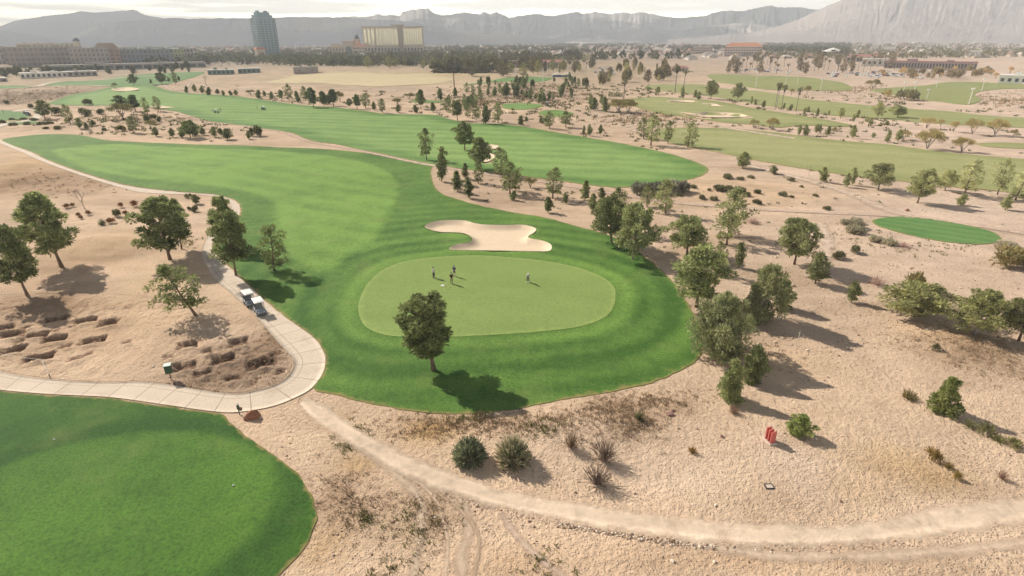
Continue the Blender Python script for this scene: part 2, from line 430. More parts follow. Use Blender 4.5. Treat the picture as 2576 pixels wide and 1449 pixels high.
SAND_C = np.array([.60, .442, .315])
SOIL = []      # (x, y, rx, ry, rgb, strength): patches of differently coloured soil
def soil_patch(px, py, wx, wy, c, s=1.0, ang=0.0):
    a = flat(px, py); b = flat(px + wx, py); d1 = flat(px, py - wy); d2 = flat(px, py + wy)
    SOIL.append((a[0], a[1], abs(b[0] - a[0]), abs(d1[1] - d2[1]) / 2, np.array(c), s))
BROWN = (.25, .15, .085); DKBR = (.19, .125, .085); TAN = (.50, .33, .20); PALE = (.64, .50, .39); OCH = (.55, .36, .17); PINK = (.62, .46, .37); OLV = (.26, .22, .11)
for a in ((100,410,160,60,OCH,.55),(60,455,140,40,BROWN,.85),(200,470,160,25,BROWN,.6),(260,620,120,40,OCH,.35),(160,670,140,60,BROWN,.5),(300,640,80,22,BROWN,.35),
          (90,770,150,45,BROWN,.75),(250,800,180,60,TAN,.5),(620,910,110,60,DKBR,.9),(560,950,120,30,DKBR,.75),(690,850,40,40,BROWN,.6),(150,870,160,45,BROWN,.45),(430,870,90,50,BROWN,.3),(430,700,60,40,OCH,.4),(480,560,40,30,PALE,.5),
          (120,238,190,16,DKBR,.95),(40,256,60,10,DKBR,.6),(1085,1085,70,26,OCH,.9),(1180,1070,150,22,BROWN,.35),(1320,1072,140,22,BROWN,.3),(1560,1035,110,30,BROWN,.5),(1590,1080,70,26,BROWN,.35),(1730,1030,40,20,BROWN,.35),
          (900,1120,50,30,OLV,.35),(960,1290,110,50,BROWN,.35),(850,1260,50,60,BROWN,.5),(1090,1300,40,60,BROWN,.4),(820,1380,50,50,OCH,.5),(1020,1330,60,40,OLV,.3),(840,1060,30,16,OCH,.5),(900,1170,40,20,OCH,.55),
          (1900,480,260,50,OCH,.55),(2020,500,160,30,OCH,.4),(2100,430,300,30,PALE,.5),(2300,520,260,30,PALE,.65),(2400,860,140,50,OCH,.55),(2480,900,80,40,BROWN,.7),(2000,900,120,40,OCH,.3),(2250,800,200,60,TAN,.2),
          (2060,1200,80,60,PALE,.55),(1950,1150,60,60,PALE,.45),(2250,1180,90,40,OCH,.5),(2360,1210,80,40,OCH,.45),(2150,1230,60,40,OCH,.35),(1700,1200,160,60,PALE,.35),(2000,1410,300,30,TAN,.55),(1650,1400,200,40,BROWN,.25),(2450,1300,150,40,PALE,.4),(1450,1130,120,40,PALE,.45),(1300,1420,150,40,TAN,.5),
          (1000,195,250,14,(.60,.50,.28),.9),(820,215,120,8,(.42,.33,.25),.6),(980,227,110,8,(.40,.32,.26),.7),(640,198,80,20,(.50,.38,.27),.5),(1300,235,160,25,(.40,.30,.22),.6),(1680,268,90,16,PALE,.6),(1560,300,120,20,PALE,.5),(1690,290,70,10,OCH,.4),
          (2300,330,300,16,PINK,.8),(2100,300,160,14,PINK,.6),(2520,255,80,16,PALE,.8),(1950,245,160,8,PINK,.7),(2200,232,120,12,PALE,.7),(1800,150,300,25,(.42,.32,.26),.7),(2300,170,300,20,(.42,.34,.27),.6),(1350,150,400,22,(.27,.22,.14),.8),(400,160,500,30,(.24,.21,.15),.8),(1500,185,150,20,(.38,.30,.20),.6)):
    soil_patch(*a)
def soil(x, y):
    x = np.asarray(x, float); y = np.asarray(y, float)
    c = np.broadcast_to(SAND_C, x.shape + (3,)).copy()
    n0 = (fbm(x * .03, y * .03, 4) - .47)[..., None]
    c *= 1 + .5 * n0
    wob = fbm(x * .25 + 9, y * .25, 3) * 1.3 + .35
    for sx, sy, rx, ry, col, s in SOIL:
        w = s * np.clip(np.exp(-((x - sx) / (rx + .3)) ** 2 - ((y - sy) / (ry + .3)) ** 2) * wob, 0, 1)
        c += (col - c) * w[..., None]
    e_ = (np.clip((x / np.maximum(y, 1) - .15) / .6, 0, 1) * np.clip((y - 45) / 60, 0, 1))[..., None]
    c += (np.array([.66, .52, .43]) - c) * e_ * .5  # flare wash put into the soil colour, paler and pinker to the right
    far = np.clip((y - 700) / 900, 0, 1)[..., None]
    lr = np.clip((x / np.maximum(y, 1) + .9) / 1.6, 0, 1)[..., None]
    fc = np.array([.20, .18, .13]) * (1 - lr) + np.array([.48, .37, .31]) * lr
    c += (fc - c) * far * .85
    return np.clip(c, .02, .9)

M_SOIL = soil_mat('desert_soil'); M_TRACK = soil_mat('dirt_track', True)
G_DK, G_LT = (.034, .112, .020), (.085, .225, .040)
M_ROUGH = turf_mat('mown_turf', (.050, .120, .020), (.180, .305, .060))
M_TEE = turf_mat('tee_turf', (.030, .086, .013), (.085, .185, .026))
M_GREEN = turf_mat('putting_turf', (.175, .255, .070), (.275, .350, .105), mott=.5)
M_STRIPE = turf_mat('striped_turf', (.090, .190, .042), (.235, .350, .105), stripe=(1.35, 5.0, .16))
M_FART = turf_mat('distant_turf', (.085, .18, .05), (.16, .27, .09), fine=0)
M_EAST = turf_mat('flare_paled_turf', (.24, .265, .10), (.37, .355, .165), stripe=(1.2, 7.0, .12))  # east turf paled: lens flare wash put into its colour
M_OVAL = turf_mat('oval_tee_turf', (.08, .185, .05), (.15, .265, .085), stripe=(.9, 1.6, .25))
M_DRY = turf_mat('dry_field_turf', (.50, .40, .24), (.60, .49, .30), fine=0)
k = NT('bunker_sand', .95, .05)
b1 = k.noise(.8, 4); b2 = k.noise(3, 3, stretch=((1, .3, 1), .3))
k.base(k.mix(k.math('ADD', k.math('MULTIPLY', b1, .6), k.math('MULTIPLY', b2, .4)), (.62, .48, .34), (.78, .64, .48))); k.bump(b2, .5, .08); M_SAND = k.m

# ------------------------------------------------------------------ ground sheet: dense near the course, coarse towards the horizon
def structure(name, me):
    return tag(link(name, me), kind='structure')
DUG_D = [(-80,800),(-60,752),(100,740),(300,742),(440,755),(540,765),(600,772),(650,816),(690,863),(719,893),(733,912),(727,934),(703,958),(664,973),(603,987),(540,983),(476,972),(413,962),(343,956),(276,959),(159,953),(57,941),(0,928),(-80,905)]
DUG = gpoly(DUG_D)
ys = [-60, -20, 0, 8, 14, 19]
y = 22.0
while y < 14000:
    ys.append(y); y += max(.5, y * (.0095 if y < 400 else .03))
ys = np.array(ys); NC = 460
u = np.linspace(-1, 1, NC)
GX = np.outer(np.maximum(ys, 20) * 1.45 + 40, u); GY = np.repeat(ys[:, None], NC, 1)
GZ = H(GX.ravel(), GY.ravel())
insd = inside(DUG, GX.ravel(), GY.ravel()) & (edge_dist(DUG, GX.ravel(), GY.ravel()) > .5)
GZ = np.where(insd, GZ - .9, GZ)
for P in (ROUGH, TEE, STRIPED, EASTF):
    Q = resample(P, 2.0); gx, gy = GX.ravel(), GY.ravel()
    m = inside(Q, gx, gy)
    if m.any():
        mi = np.where(m)[0]; dd = edge_dist(Q, gx[mi], gy[mi]); GZ[mi] -= np.where(dd > .8, .12, 0)
idx = np.arange(len(ys) * NC).reshape(len(ys), NC)
F = np.stack([idx[:-1, :-1], idx[:-1, 1:], idx[1:, 1:], idx[1:, :-1]], -1).reshape(-1, 4)
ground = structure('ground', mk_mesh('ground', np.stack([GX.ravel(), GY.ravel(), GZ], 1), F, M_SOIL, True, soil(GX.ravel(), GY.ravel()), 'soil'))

# ------------------------------------------------------------------ sheets lying on the ground
def sheet(name, poly, sp, off, mat, tone=None, soilcol=False, edge=0, skirt=.22, zadd=None, extra=None, kind='structure', dense=None):
    P = resample(poly, sp * .8)
    if name in ('fairway', 'tee_box') and sp < 4:
        P = resample(P, .45 + .1 * sp); j = np.arange(len(P)); dn = np.roll(P, -1, 0) - np.roll(P, 1, 0); dn = np.stack([-dn[:, 1], dn[:, 0]], 1); dn /= np.linalg.norm(dn, axis=1)[:, None] + 1e-9
        P = P + dn * ((fbm(P[:, 0] * .9, P[:, 1] * .9, 3) - .44) * (.35 + .12 * sp))[:, None]
    lo, hi = P.min(0), P.max(0)
    gx, gy = np.meshgrid(np.arange(lo[0], hi[0], sp), np.arange(lo[1], hi[1], sp * (1.0)))
    gx = gx.ravel() + RNG.uniform(-.25, .25, gx.size) * sp; gy = gy.ravel() + RNG.uniform(-.25, .25, gy.size) * sp
    if dense is not None:
        dl, dh, ds = dense
        ex, ey = np.meshgrid(np.arange(dl[0], dh[0], ds), np.arange(dl[1], dh[1], ds))
        keep = ~((gx > dl[0]) & (gx < dh[0]) & (gy > dl[1]) & (gy < dh[1]))
        gx = np.concatenate([gx[keep], ex.ravel() + RNG.uniform(-.1, .1, ex.size) * ds]); gy = np.concatenate([gy[keep], ey.ravel() + RNG.uniform(-.1, .1, ey.size) * ds])
    m = inside(P, gx, gy); gx, gy = gx[m], gy[m]
    m = edge_dist(P, gx, gy) > sp * .35; gx, gy = gx[m], gy[m]
    n = len(P)
    verts = [Vector((a, b)) for a, b in P] + [Vector((a, b)) for a, b in zip(gx, gy)]
    r = geometry.delaunay_2d_cdt(verts, [(i, (i + 1) % n) for i in range(n)], [], 1, 1e-5)
    V2 = np.array([(v.x, v.y) for v in r[0]]); T = np.array([f for f in r[2] if len(f) == 3])
    z = H(V2[:, 0], V2[:, 1]) + off
    V = np.column_stack([V2, z])
    if name == 'fairway':
        for bp, dep, lip in BUNKERS:
            mi = np.where(inside(bp, V[:, 0], V[:, 1]))[0]
            if len(mi): V[mi, 2] -= .25 * smooth(.05, .6, edge_dist(bp, V[mi, 0], V[mi, 1]))
    if zadd is not None: V[:, 2] += zadd(V2[:, 0], V2[:, 1])
    nb = len(V)
    be = r[1]
    from collections import Counter
    cnt = Counter()
    for f in T:
        for a, b in ((f[0], f[1]), (f[1], f[2]), (f[2], f[0])): cnt[(min(a, b), max(a, b))] += 1
    bnd = [(a, b) for f in T for a, b in ((f[0], f[1]), (f[1], f[2]), (f[2], f[0])) if cnt[(min(a, b), max(a, b))] == 1]
    if skirt:
        bv = sorted({i for e in bnd for i in e}); mp = {i: nb + j for j, i in enumerate(bv)}; mq = {i: nb + len(bv) + j for j, i in enumerate(bv)}
        V = np.vstack([V, V[bv] - np.array([0, 0, .002]), V[bv] - np.array([0, 0, skirt])])
        T = np.vstack([T] + [np.array([[mp[a], mq[a], mp[b]], [mp[b], mq[a], mq[b]]]) for a, b in bnd])
    me = mk_mesh(name, V, T, mat, True)
    x, yy = V[:, 0], V[:, 1]
    if soilcol is not False:
        sc = soil(x, yy) if soilcol is True else soilcol(x, yy)
        a = me.attributes.new('soil', 'FLOAT_COLOR', 'POINT'); c4 = np.ones((len(V), 4), np.float32); c4[:, :3] = sc; a.data.foreach_set('color', c4.ravel())
    if tone is not None and sp < 5 and name != 'putting_green': add_attr(me, 'fringe', np.clip(1 - edge_dist(P, x, yy) / (.55 + .35 * sp), 0, 1))
    if tone is not None: add_attr(me, 'tone', tone(x, yy) if callable(tone) else np.full(len(V), tone))
    if edge: add_attr(me, 'edge', np.clip(edge_dist(P, x, yy) / edge, 0, 1))
    o = link(name, me); o['kind'] = kind
    return o

FAIRZ = gpoly([(132,379),(200,366),(300,359),(400,365),(530,373),(640,377),(760,386),(880,400),(960,425),(1000,455),(1000,500),(975,545),(960,590),(930,620),(880,640),(850,690),(800,690),(740,660),(690,600),(688,540),(680,505),(600,480),(480,465),(350,450),(230,428),(160,402)])
FAIRZ_ = resample(FAIRZ, 2); GREEN_ = resample(GREEN, 1)
def rough_tone(x, y):
    d = edge_dist(GREEN_, x, y); i = inside(GREEN_, x, y); d = np.where(i, -d, d)
    t = .22 + .55 * np.exp(-((d - 1.8) / 1.9) ** 2) + .32 * np.exp(-((d - 7.5) / 1.3) ** 2) * smooth(-60, -5, -y) - .12 * np.exp(-((d - 5) / 1.4) ** 2) + .2 * np.exp(-((d - 11.5) / 1.4) ** 2)
    fi = inside(FAIRZ_, x, y); fd = edge_dist(FAIRZ_, x, y)
    t = np.where(fi, np.maximum(t, .30 + .34 * smooth(0, 1.2, fd) + .05 * np.sin(fd * .9)), t)
    t += .25 * smooth(85, 125, y) * np.where(fi, 1, .4)
    t += np.where((d > 2) & ~fi, .30 * np.sin(d * 2 * math.pi / 4.6 + 1.5 * fbm(x * .04, y * .04, 2)) * np.exp(-d / 30) * smooth(1, 4, d), 0)
    t += np.where(fi, 0.10 * np.sin((x * .5 + y * .86) * 2 * math.pi / 7), 0)
    t += .5 * (fbm(x * .05, y * .05 + 4, 4) - .47)
    return t
gl = GREEN.min(0) - 9; gh = GREEN.max(0) + 26
rough = sheet('fairway', ROUGH, 1.5, .06, M_ROUGH, rough_tone, dense=((-24, 56), (30, 112), .75))
def tee_tone(x, y):
    c = flat(240, 1290); d = np.hypot((x - c[0]) / 15, (y - c[1]) / 11)
    t = .25 + .5 * (1 - smooth(.86, .93, d)) - .25 * np.exp(-((d - 1.0) / .08) ** 2)
    return t + .5 * (fbm(x * .12, y * .12, 3) - .47)
sheet('tee_box', TEE, .6, .06, M_TEE, tee_tone)
sheet('putting_green', GREEN, .8, .085, M_GREEN, lambda x, y: .35 + .6 * np.exp(-(edge_dist(GREEN_, x, y) / .22) ** 2) + .5 * (fbm(x * .12, y * .3, 3) - .47), skirt=.04)
STR_ = resample(STRIPED, 3)
sheet('fairway', STRIPED, 3.2, .08, M_STRIPE, lambda x, y: .12 + .5 * smooth(4, 11, edge_dist(STR_, x, y)) + .2 * np.exp(-((y - 170) / 50) ** 2), skirt=.3)
sheet('fairway', BACKL, 8, .2, M_FART, .45, skirt=.5); sheet('fairway', FARL, 8, .2, M_FART, .4, skirt=.5)
sheet('tee_box', LTEE, 3, .12, M_FART, .2, skirt=.3); sheet('tee_box', LTEE2, 3, .12, M_FART, .35, skirt=.3)
E_ = resample(EASTF, 3)
sheet('fairway', EASTF, 3.5, .1, M_EAST, lambda x, y: .25 + .45 * smooth(5, 9, edge_dist(E_, x, y)), skirt=.3)
G_ = resample(EASTG, 3)
sheet('fairway', EASTG, 4, .15, M_EAST, lambda x, y: .1 + .5 * smooth(3, 9, edge_dist(G_, x, y)), skirt=.4)
sheet('fairway', EASTH, 5, .18, M_EAST, lambda x, y: .3 + .3 * fbm(x * .01, y * .01), skirt=.4)
sheet('driving_range', RANGEA, 9, .25, M_EAST, .3, skirt=.5); sheet('driving_range', RANGEB, 9, .25, M_EAST, .25, skirt=.5)
O_ = resample(OVAL, 1)
sheet('tee_box', OVAL, 1.2, .1, M_OVAL, lambda x, y: .45 + .35 * np.exp(-((edge_dist(O_, x, y) - 1.6) / .3) ** 2), skirt=.2)
sheet('tee_box', EASTS, 3, .12, M_EAST, .2, skirt=.3); sheet('tee_box', MIDT, 3, .12, M_STRIPE, .5, skirt=.3); sheet('tee_box', MIDU, 3, .12, M_STRIPE, .5, skirt=.3); sheet('tee_box', MIDV, 4, .15, M_STRIPE, .3, skirt=.3)
sheet('putting_green', MIDG, 6, .2, M_FART, .7, skirt=.5)
sheet('dry_field', FIELD, 7, .2, M_DRY, .5, skirt=.0)
for P, off, sp in ((SANDB, .13, .5), (SAND2, .2, 1.5), (SAND3, .22, 2), (SAND4, .22, 2), (SAND5, .12, .9), (SAND6, .12, .9), (SAND7, .14, 2), (SAND8, .14, 3)):
    sheet('sand_bunker', P, sp, off, M_SAND, skirt=.12)

def dug_add(x, y):
    z, dm = pit_height(x, y)
    e = smooth(0, 1.2, edge_dist(DUG, x, y))
    q = flat(640, 905); rf = np.clip(fbm(x * .13 + 2, y * .13, 3) * 2.2 - .55 + 1.1 * np.exp(-((x - q[0]) / 7) ** 2 - ((y - q[1]) / 6) ** 2), 0, 1.2)
    cl = (fbm(x * 1.1, y * 1.1, 4) - .45) * .40 * (.3 + rf) + (vnoise(x * 3.5, y * 3.5) - .5) * .20 * rf
    return z * e + cl * e
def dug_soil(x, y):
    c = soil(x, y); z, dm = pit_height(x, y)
    return c * (1 - np.array([.5, .56, .58]) * dm[:, None])  # pit floors darkened: shade painted in along with damp soil
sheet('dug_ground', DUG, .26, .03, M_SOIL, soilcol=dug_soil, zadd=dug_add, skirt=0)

# ------------------------------------------------------------------ concrete cart path (one strip, joints every few metres)
k = NT('path_concrete', .85, .2)
uvn = k.n('ShaderNodeUVMap', uv_map='UVMap'); sx = k.n('ShaderNodeSeparateXYZ'); k.l(uvn.outputs[0], sx.inputs[0])
fr = k.math('FRACT', k.math('DIVIDE', sx.outputs[0], 3.0))
jt = k.math('LESS_THAN', k.math('ABSOLUTE', k.math('SUBTRACT', fr, .5)), .018)
kb = k.math('LESS_THAN', k.math('ABSOLUTE', k.math('SUBTRACT', sx.outputs[1], .27)), .011)
pn = k.noise(.5, 5); pf = k.noise(6, 3)
slab = k.n('ShaderNodeTexWhiteNoise', noise_dimensions='1D'); k.l(k.math('FLOOR', k.math('ADD', k.math('DIVIDE', sx.outputs[0], 3.0), .5)), slab.inputs['W'])
pc = k.mix(k.math('ADD', k.math('MULTIPLY', pn, .7), k.math('MULTIPLY', slab.outputs[0], .3)), (.53, .43, .34), (.68, .57, .46))
st = k.noise(.35, 6, stretch=((1, 1, 1), 0), rough=.65); pc = k.mix(k.math('MULTIPLY', k.ramp(st, [(.52, 0), (.68, 1)]), .35), pc, (.38, .285, .20))
pc = k.mix(1, pc, k.ramp(pf, [(.3, .88), (.7, 1.08)]), 'MULTIPLY')
pc = k.mix(k.math('MULTIPLY', k.math('MAXIMUM', jt, kb), .6), pc, (.20, .15, .11))
k.base(pc); k.bump(pf, .15, .03); M_PATH = k.m
def strip(name, A, B, n, off, mat, cols=6, edge=False, skirt=.12, soilcol=None):
    a = catmull([flat(*p) for p in A], False, 10); b = catmull([flat(*p) for p in B], False, 10)
    def rs(P, m):
        s = np.concatenate([[0], np.cumsum(np.hypot(*np.diff(P, axis=0).T))]); t = np.linspace(0, s[-1], m)
        return np.stack([np.interp(t, s, P[:, 0]), np.interp(t, s, P[:, 1])], 1)
    if len(A) == len(B): a, b = rs(a, n), rs(b, n)
    else:
        b = rs(b, n); aa = rs(a, n * 6); j = 0; ia = []
        for i in range(n):
            seg = aa[j:j + 60]; q = int(np.argmin(np.hypot(seg[:, 0] - b[i, 0], seg[:, 1] - b[i, 1]))) if i else 0
            j = j + q; ia.append(j)
        ia = np.array(ia, float); ia = np.convolve(np.pad(ia, 9, mode='edge'), np.ones(19) / 19, 'valid'); a = aa[np.clip(ia.astype(int), 0, len(aa) - 1)]
    w = np.linspace(0, 1, cols + 1)
    P = a[:, None, :] * (1 - w)[None, :, None] + b[:, None, :] * w[None, :, None]
    x, yy = P[..., 0].ravel(), P[..., 1].ravel()
    V = np.column_stack([x, yy, H(x, yy) + off])
    c1 = cols + 1; ix = np.arange(n * c1).reshape(n, c1)
    F = np.stack([ix[:-1, :-1], ix[:-1, 1:], ix[1:, 1:], ix[1:, :-1]], -1).reshape(-1, 4)
    ctr = (a + b) / 2; s = np.concatenate([[0], np.cumsum(np.hypot(*np.diff(ctr, axis=0).T))])
    U = np.repeat(s, c1); W = np.tile(w, n)
    if skirt:
        nb = len(V); bi = np.concatenate([ix[:, 0], ix[:, -1]]); V = np.vstack([V, V[bi] - np.array([0, 0, skirt])]); U = np.concatenate([U, U[bi]]); W = np.concatenate([W, W[bi]])
        l0 = np.arange(n) + nb; l1 = l0 + n
        F = np.vstack([F, np.stack([ix[:-1, 0], l0[:-1], l0[1:], ix[1:, 0]], -1), np.stack([ix[:-1, -1], ix[1:, -1], l1[1:], l1[:-1]], -1)])
    me = mk_mesh(name, V, F, mat, True)
    uv = me.uv_layers.new(name='UVMap'); li = np.empty(len(me.loops), np.int32); me.loops.foreach_get('vertex_index', li)
    uv.data.foreach_set('uv', np.stack([U[li], W[li]], 1).astype(np.float32).ravel())
    if edge: add_attr(me, 'edge', np.clip(np.minimum(W, 1 - W) * edge, 0, 1))
    if soilcol is not None:
        sc = soilcol(V[:, 0], V[:, 1], U, W); at_ = me.attributes.new('soil', 'FLOAT_COLOR', 'POINT'); c4 = np.ones((len(V), 4), np.float32); c4[:, :3] = sc; at_.data.foreach_set('color', c4.ravel())
    o = link(name, me); o['kind'] = 'structure'
    return o
strip('cart_path', PATHL_IN, PATHL_OUT, 420, .09, M_PATH)
def narrow(name, pts, wpx, mat, off=.12, n=160, **kw):
    """a path given by its centre line and its width in metres"""
    c = catmull([flat(*p) for p in pts], False, 10)
    s = np.concatenate([[0], np.cumsum(np.hypot(*np.diff(c, axis=0).T))]); t = np.linspace(0, s[-1], n)
    c = np.stack([np.interp(t, s, c[:, 0]), np.interp(t, s, c[:, 1])], 1)
    d = np.gradient(c, axis=0); d /= np.linalg.norm(d, axis=1)[:, None] + 1e-9; nr = np.stack([-d[:, 1], d[:, 0]], 1)
    w = np.array([-.5, -.25, 0, .25, .5]) * wpx
    P = c[:, None, :] + nr[:, None, :] * w[None, :, None]
    x, yy = P[..., 0].ravel(), P[..., 1].ravel(); V = np.column_stack([x, yy, H(x, yy) + off])
    ix = np.arange(n * 5).reshape(n, 5); F = np.stack([ix[:-1, :-1], ix[:-1, 1:], ix[1:, 1:], ix[1:, :-1]], -1).reshape(-1, 4)
    me = mk_mesh(name, V, F, mat, True)
    uv = me.uv_layers.new(name='UVMap'); li = np.empty(len(me.loops), np.int32); me.loops.foreach_get('vertex_index', li)
    U = np.repeat(t, 5); W = np.tile(np.array([0, .25, .5, .75, 1]), n); uv.data.foreach_set('uv', np.stack([U[li], W[li] + 2], 1).astype(np.float32).ravel())
    add_attr(me, 'edge', np.clip(np.minimum(W, 1 - W) * kw.get('edge', 2.5), 0, 1))
    at_ = me.attributes.new('soil', 'FLOAT_COLOR', 'POINT'); c4 = np.ones((len(V), 4), np.float32); c4[:, :3] = kw.get('col', PALE); at_.data.foreach_set('color', c4.ravel())
    o = link(name, me); o['kind'] = 'structure'; return o
narrow('cart_path', [(-40,231),(0,226),(60,221),(110,217),(200,216),(275,217)], 5, M_PATH, .3)
narrow('cart_path', [(92,217),(130,209),(200,203),(270,199),(330,194),(395,193)], 5, M_PATH, .3)
narrow('cart_path', [(-40,331),(0,318),(20,309),(60,303),(85,298),(100,288),(95,280),(60,279),(40,283)], 4, M_PATH, .2)
narrow('cart_path', [(-30,262),(60,259),(118,263),(170,271),(232,270),(270,264),(310,270),(360,276),(420,281),(475,293),(525,307),(575,313),(640,326),(700,333),(745,346),(794,360),(854,369),(950,389),(1054,411),(1085,416),(1166,430),(1300,450),(1400,464),(1500,481),(1600,497),(1700,511),(1800,519),(1900,526),(2000,531),(2100,536),(2200,541),(2320,549),(2420,565),(2500,578),(2640,600)], 2.6, M_TRACK, .1, 420, edge=5, col=(.56, .42, .33))
narrow('cart_path', [(412,216),(425,224),(450,228),(470,220),(480,210),(520,212),(580,222),(640,232)], 5, M_TRACK, .25, col=PALE)
for pts, w in (([(1440,268),(1480,276),(1530,282),(1590,292),(1612,302),(1600,312),(1570,320)], 4.5), ([(1600,290),(1616,300),(1612,312)], 3.5), ([(1590,330),(1640,318),(1700,306),(1800,320),(1900,334),(2000,348)], 6), ([(1870,415),(1960,436),(2060,462),(2150,492),(2230,528),(2290,545)], 5), ([(2060,560),(2075,590),(2080,620),(2070,660),(2040,700)], 3.4), ([(1890,253),(1990,262),(2100,272),(2200,284),(2300,298)], 6)):
    narrow('dirt_track', pts, w, M_TRACK, .12, 120, col=PALE)
ROAD_T = [(775,992),(828,1022),(901,1079),(1011,1135),(1121,1179),(1231,1216),(1341,1243),(1487,1267),(1635,1289),(1831,1309),(2027,1319),(2184,1312),(2321,1281),(2459,1257),(2620,1240),(2760,1228)]
ROAD_B = [(748,1020),(780,1064),(868,1120),(966,1178),(1070,1226),(1158,1252),(1268,1285),(1414,1318),(1561,1344),(1753,1371),(1910,1382),(2106,1378),(2302,1364),(2459,1348),(2620,1326),(2760,1310)]
def road_soil(x, y, U, W):
    c = np.broadcast_to(np.array([.68, .54, .41]), x.shape + (3,)).copy()
    w = W + .05 * (fbm(U * .06, U * 0 + 2, 3) - .5) * 2
    for p0, a in ((.25, .2), (.68, .2)):
        c *= 1 + (a * np.exp(-((w - p0) / .07) ** 2) * (.4 + 1.1 * fbm(U * .09 + p0 * 30, W * 2, 3)))[..., None]
    c *= 1 + (.30 * (fbm(U * .18, W * 2.5 + 7, 4) - .47))[..., None]
    return np.clip(c, 0, .85)
strip('dirt_road', [(x, y - 4 - 4 * (x > 900)) for x, y in ROAD_T], [(x, y + 5 + 5 * (x > 900)) for x, y in ROAD_B], 360, .035, M_TRACK, 24, 2.8, 0, road_soil)
narrow('tyre_track', [(1000,1185),(1060,1222),(1098,1262),(1115,1310),(1125,1370),(1120,1460)], .5, M_TRACK, .03, 120, edge=2.6, col=(.58, .44, .32))
narrow('tyre_track', [(1080,1228),(1150,1278),(1195,1330),(1205,1380),(1190,1460)], .5, M_TRACK, .035, 120, edge=2.6, col=(.46, .34, .24))
narrow('tyre_track', [(1260,1290),(1290,1340),(1350,1400),(1430,1460)], .9, M_TRACK, .03, 100, edge=2.6, col=(.57, .43, .33))

# ------------------------------------------------------------------ mountains round the valley: height meshes with gullied slopes
def rock_mat(name, c0, c1, c2):
    k = NT(name, .95, .05)
    a = k.noise(.0011, 7, stretch=((1, 1, 4), 0)); b = k.noise(.0042, 6)
    c = k.mix(k.ramp(b, [(.35, 0), (.65, 1)]), c0, c1)
    c = k.mix(k.ramp(a, [(.52, 0), (.60, 1)]), c, c2)
    k.base(c); k.bump(b, .8, 60)
    return k.m
def ridge(name, prof, dist, depth, mat, seed, foot=-6, spur=26.0, amp=.5, pw=1.25, rows=70, step=2.0, jag=1.0):
    prof = np.array(prof, float)
    px = np.arange(prof[0, 0], prof[-1, 0], step)
    py = np.interp(px, prof[:, 0], prof[:, 1])
    py = py + jag * ((fbm(px * .11 + seed, px * 0 + seed, 3) - .45) * 3.6 + (fbm(px * .35 + seed, px * 0 + 3, 2) - .4) * 1.6)
    d = np.array([ray(a, b) for a, b in zip(px, py)]); d /= np.hypot(d[:, 0], d[:, 1])[:, None]
    zr = CAMH + d[:, 2] * dist
    t = np.concatenate([np.linspace(0, 1, rows), [1.15, 1.5]])
    PX, T = np.meshgrid(px, t)
    warp = (fbm(PX * .03 + seed, T * 2.2, 4) - .5) * 70
    r1 = 1 - np.abs(2 * fbm((PX + warp) / spur + seed, T * 1.1 + seed, 4) - .95)
    r2 = 1 - np.abs(2 * fbm((PX + warp * 1.5) / (spur * .33) + seed * 3, T * 2.7, 3) - .95)
    cut = amp * (1 - (.7 * r1 + .3 * r2)) * np.clip(np.sin(np.clip(T, 0, 1) * math.pi) ** .7, 0, 1) * 1.7
    f = np.where(T <= 1, np.clip(T, 0, 1) ** pw, 1 - (T - 1) * .7)
    Z = foot + np.maximum(zr - foot, 2)[None, :] * f * (1 - np.clip(cut, 0, .75))
    D = dist - depth * (1 - T) + (r1 - .5) * depth * .12 * np.clip(1 - T, 0, 1)
    V = np.stack([d[None, :, 0] * D, d[None, :, 1] * D, Z], -1).reshape(-1, 3)
    nr, nc = T.shape; ix = np.arange(nr * nc).reshape(nr, nc)
    F = np.stack([ix[:-1, :-1], ix[:-1, 1:], ix[1:, 1:], ix[1:, :-1]], -1).reshape(-1, 4)
    structure(name, mk_mesh(name, V, F, mat, True))
M_RA = rock_mat('blue_rock', (.09, .12, .15), (.13, .16, .18), (.16, .18, .19))
M_RB = rock_mat('grey_rock', (.12, .14, .17), (.18, .185, .20), (.24, .23, .22))
M_RD = rock_mat('limestone_rock', (.12, .13, .15), (.24, .23, .23), (.85, .76, .68))  # last colour: limestone patches, brightened to stand in for sunlight
M_RE = rock_mat('pale_rock', (.42, .36, .34), (.48, .41, .38), (.55, .47, .43))
ridge('mountain_ridge', [(-420,110),(-200,88),(-100,76),(0,66),(40,52),(75,46),(130,38),(170,35),(205,28),(235,31),(270,30),(300,27),(330,25),(345,27),(365,38),(410,45),(440,62),(520,90),(640,108)], 8052, 1716, M_RA, 3, spur=40, amp=.16)
ridge('mountain_ridge', [(-420,70),(-200,76),(-60,80),(0,77),(60,84),(110,93),(140,99),(190,96),(250,92),(330,100),(400,106)], 5016, 858, M_RB, 5, spur=30, amp=.15, jag=.4)
ridge('mountain_ridge', [(100,110),(170,100),(190,87),(215,77),(235,64),(260,58),(320,52),(390,51),(420,46),(440,45),(480,47),(560,46),(640,46),(700,44),(725,42),(775,43),(834,43),(880,46),(924,49),(979,50),(1029,54),(1079,64),(1129,76),(1204,81),(1248,86),(1350,94),(1420,99)], 5676, 1254, M_RB, 9, spur=30, amp=.2, jag=.9)
ridge('mountain_ridge', [(640,112),(720,104),(800,95),(850,84),(900,70),(960,64),(1040,70),(1100,80),(1180,88),(1300,97)], 4554, 594, M_RB, 15, spur=26, amp=.25, jag=.5)
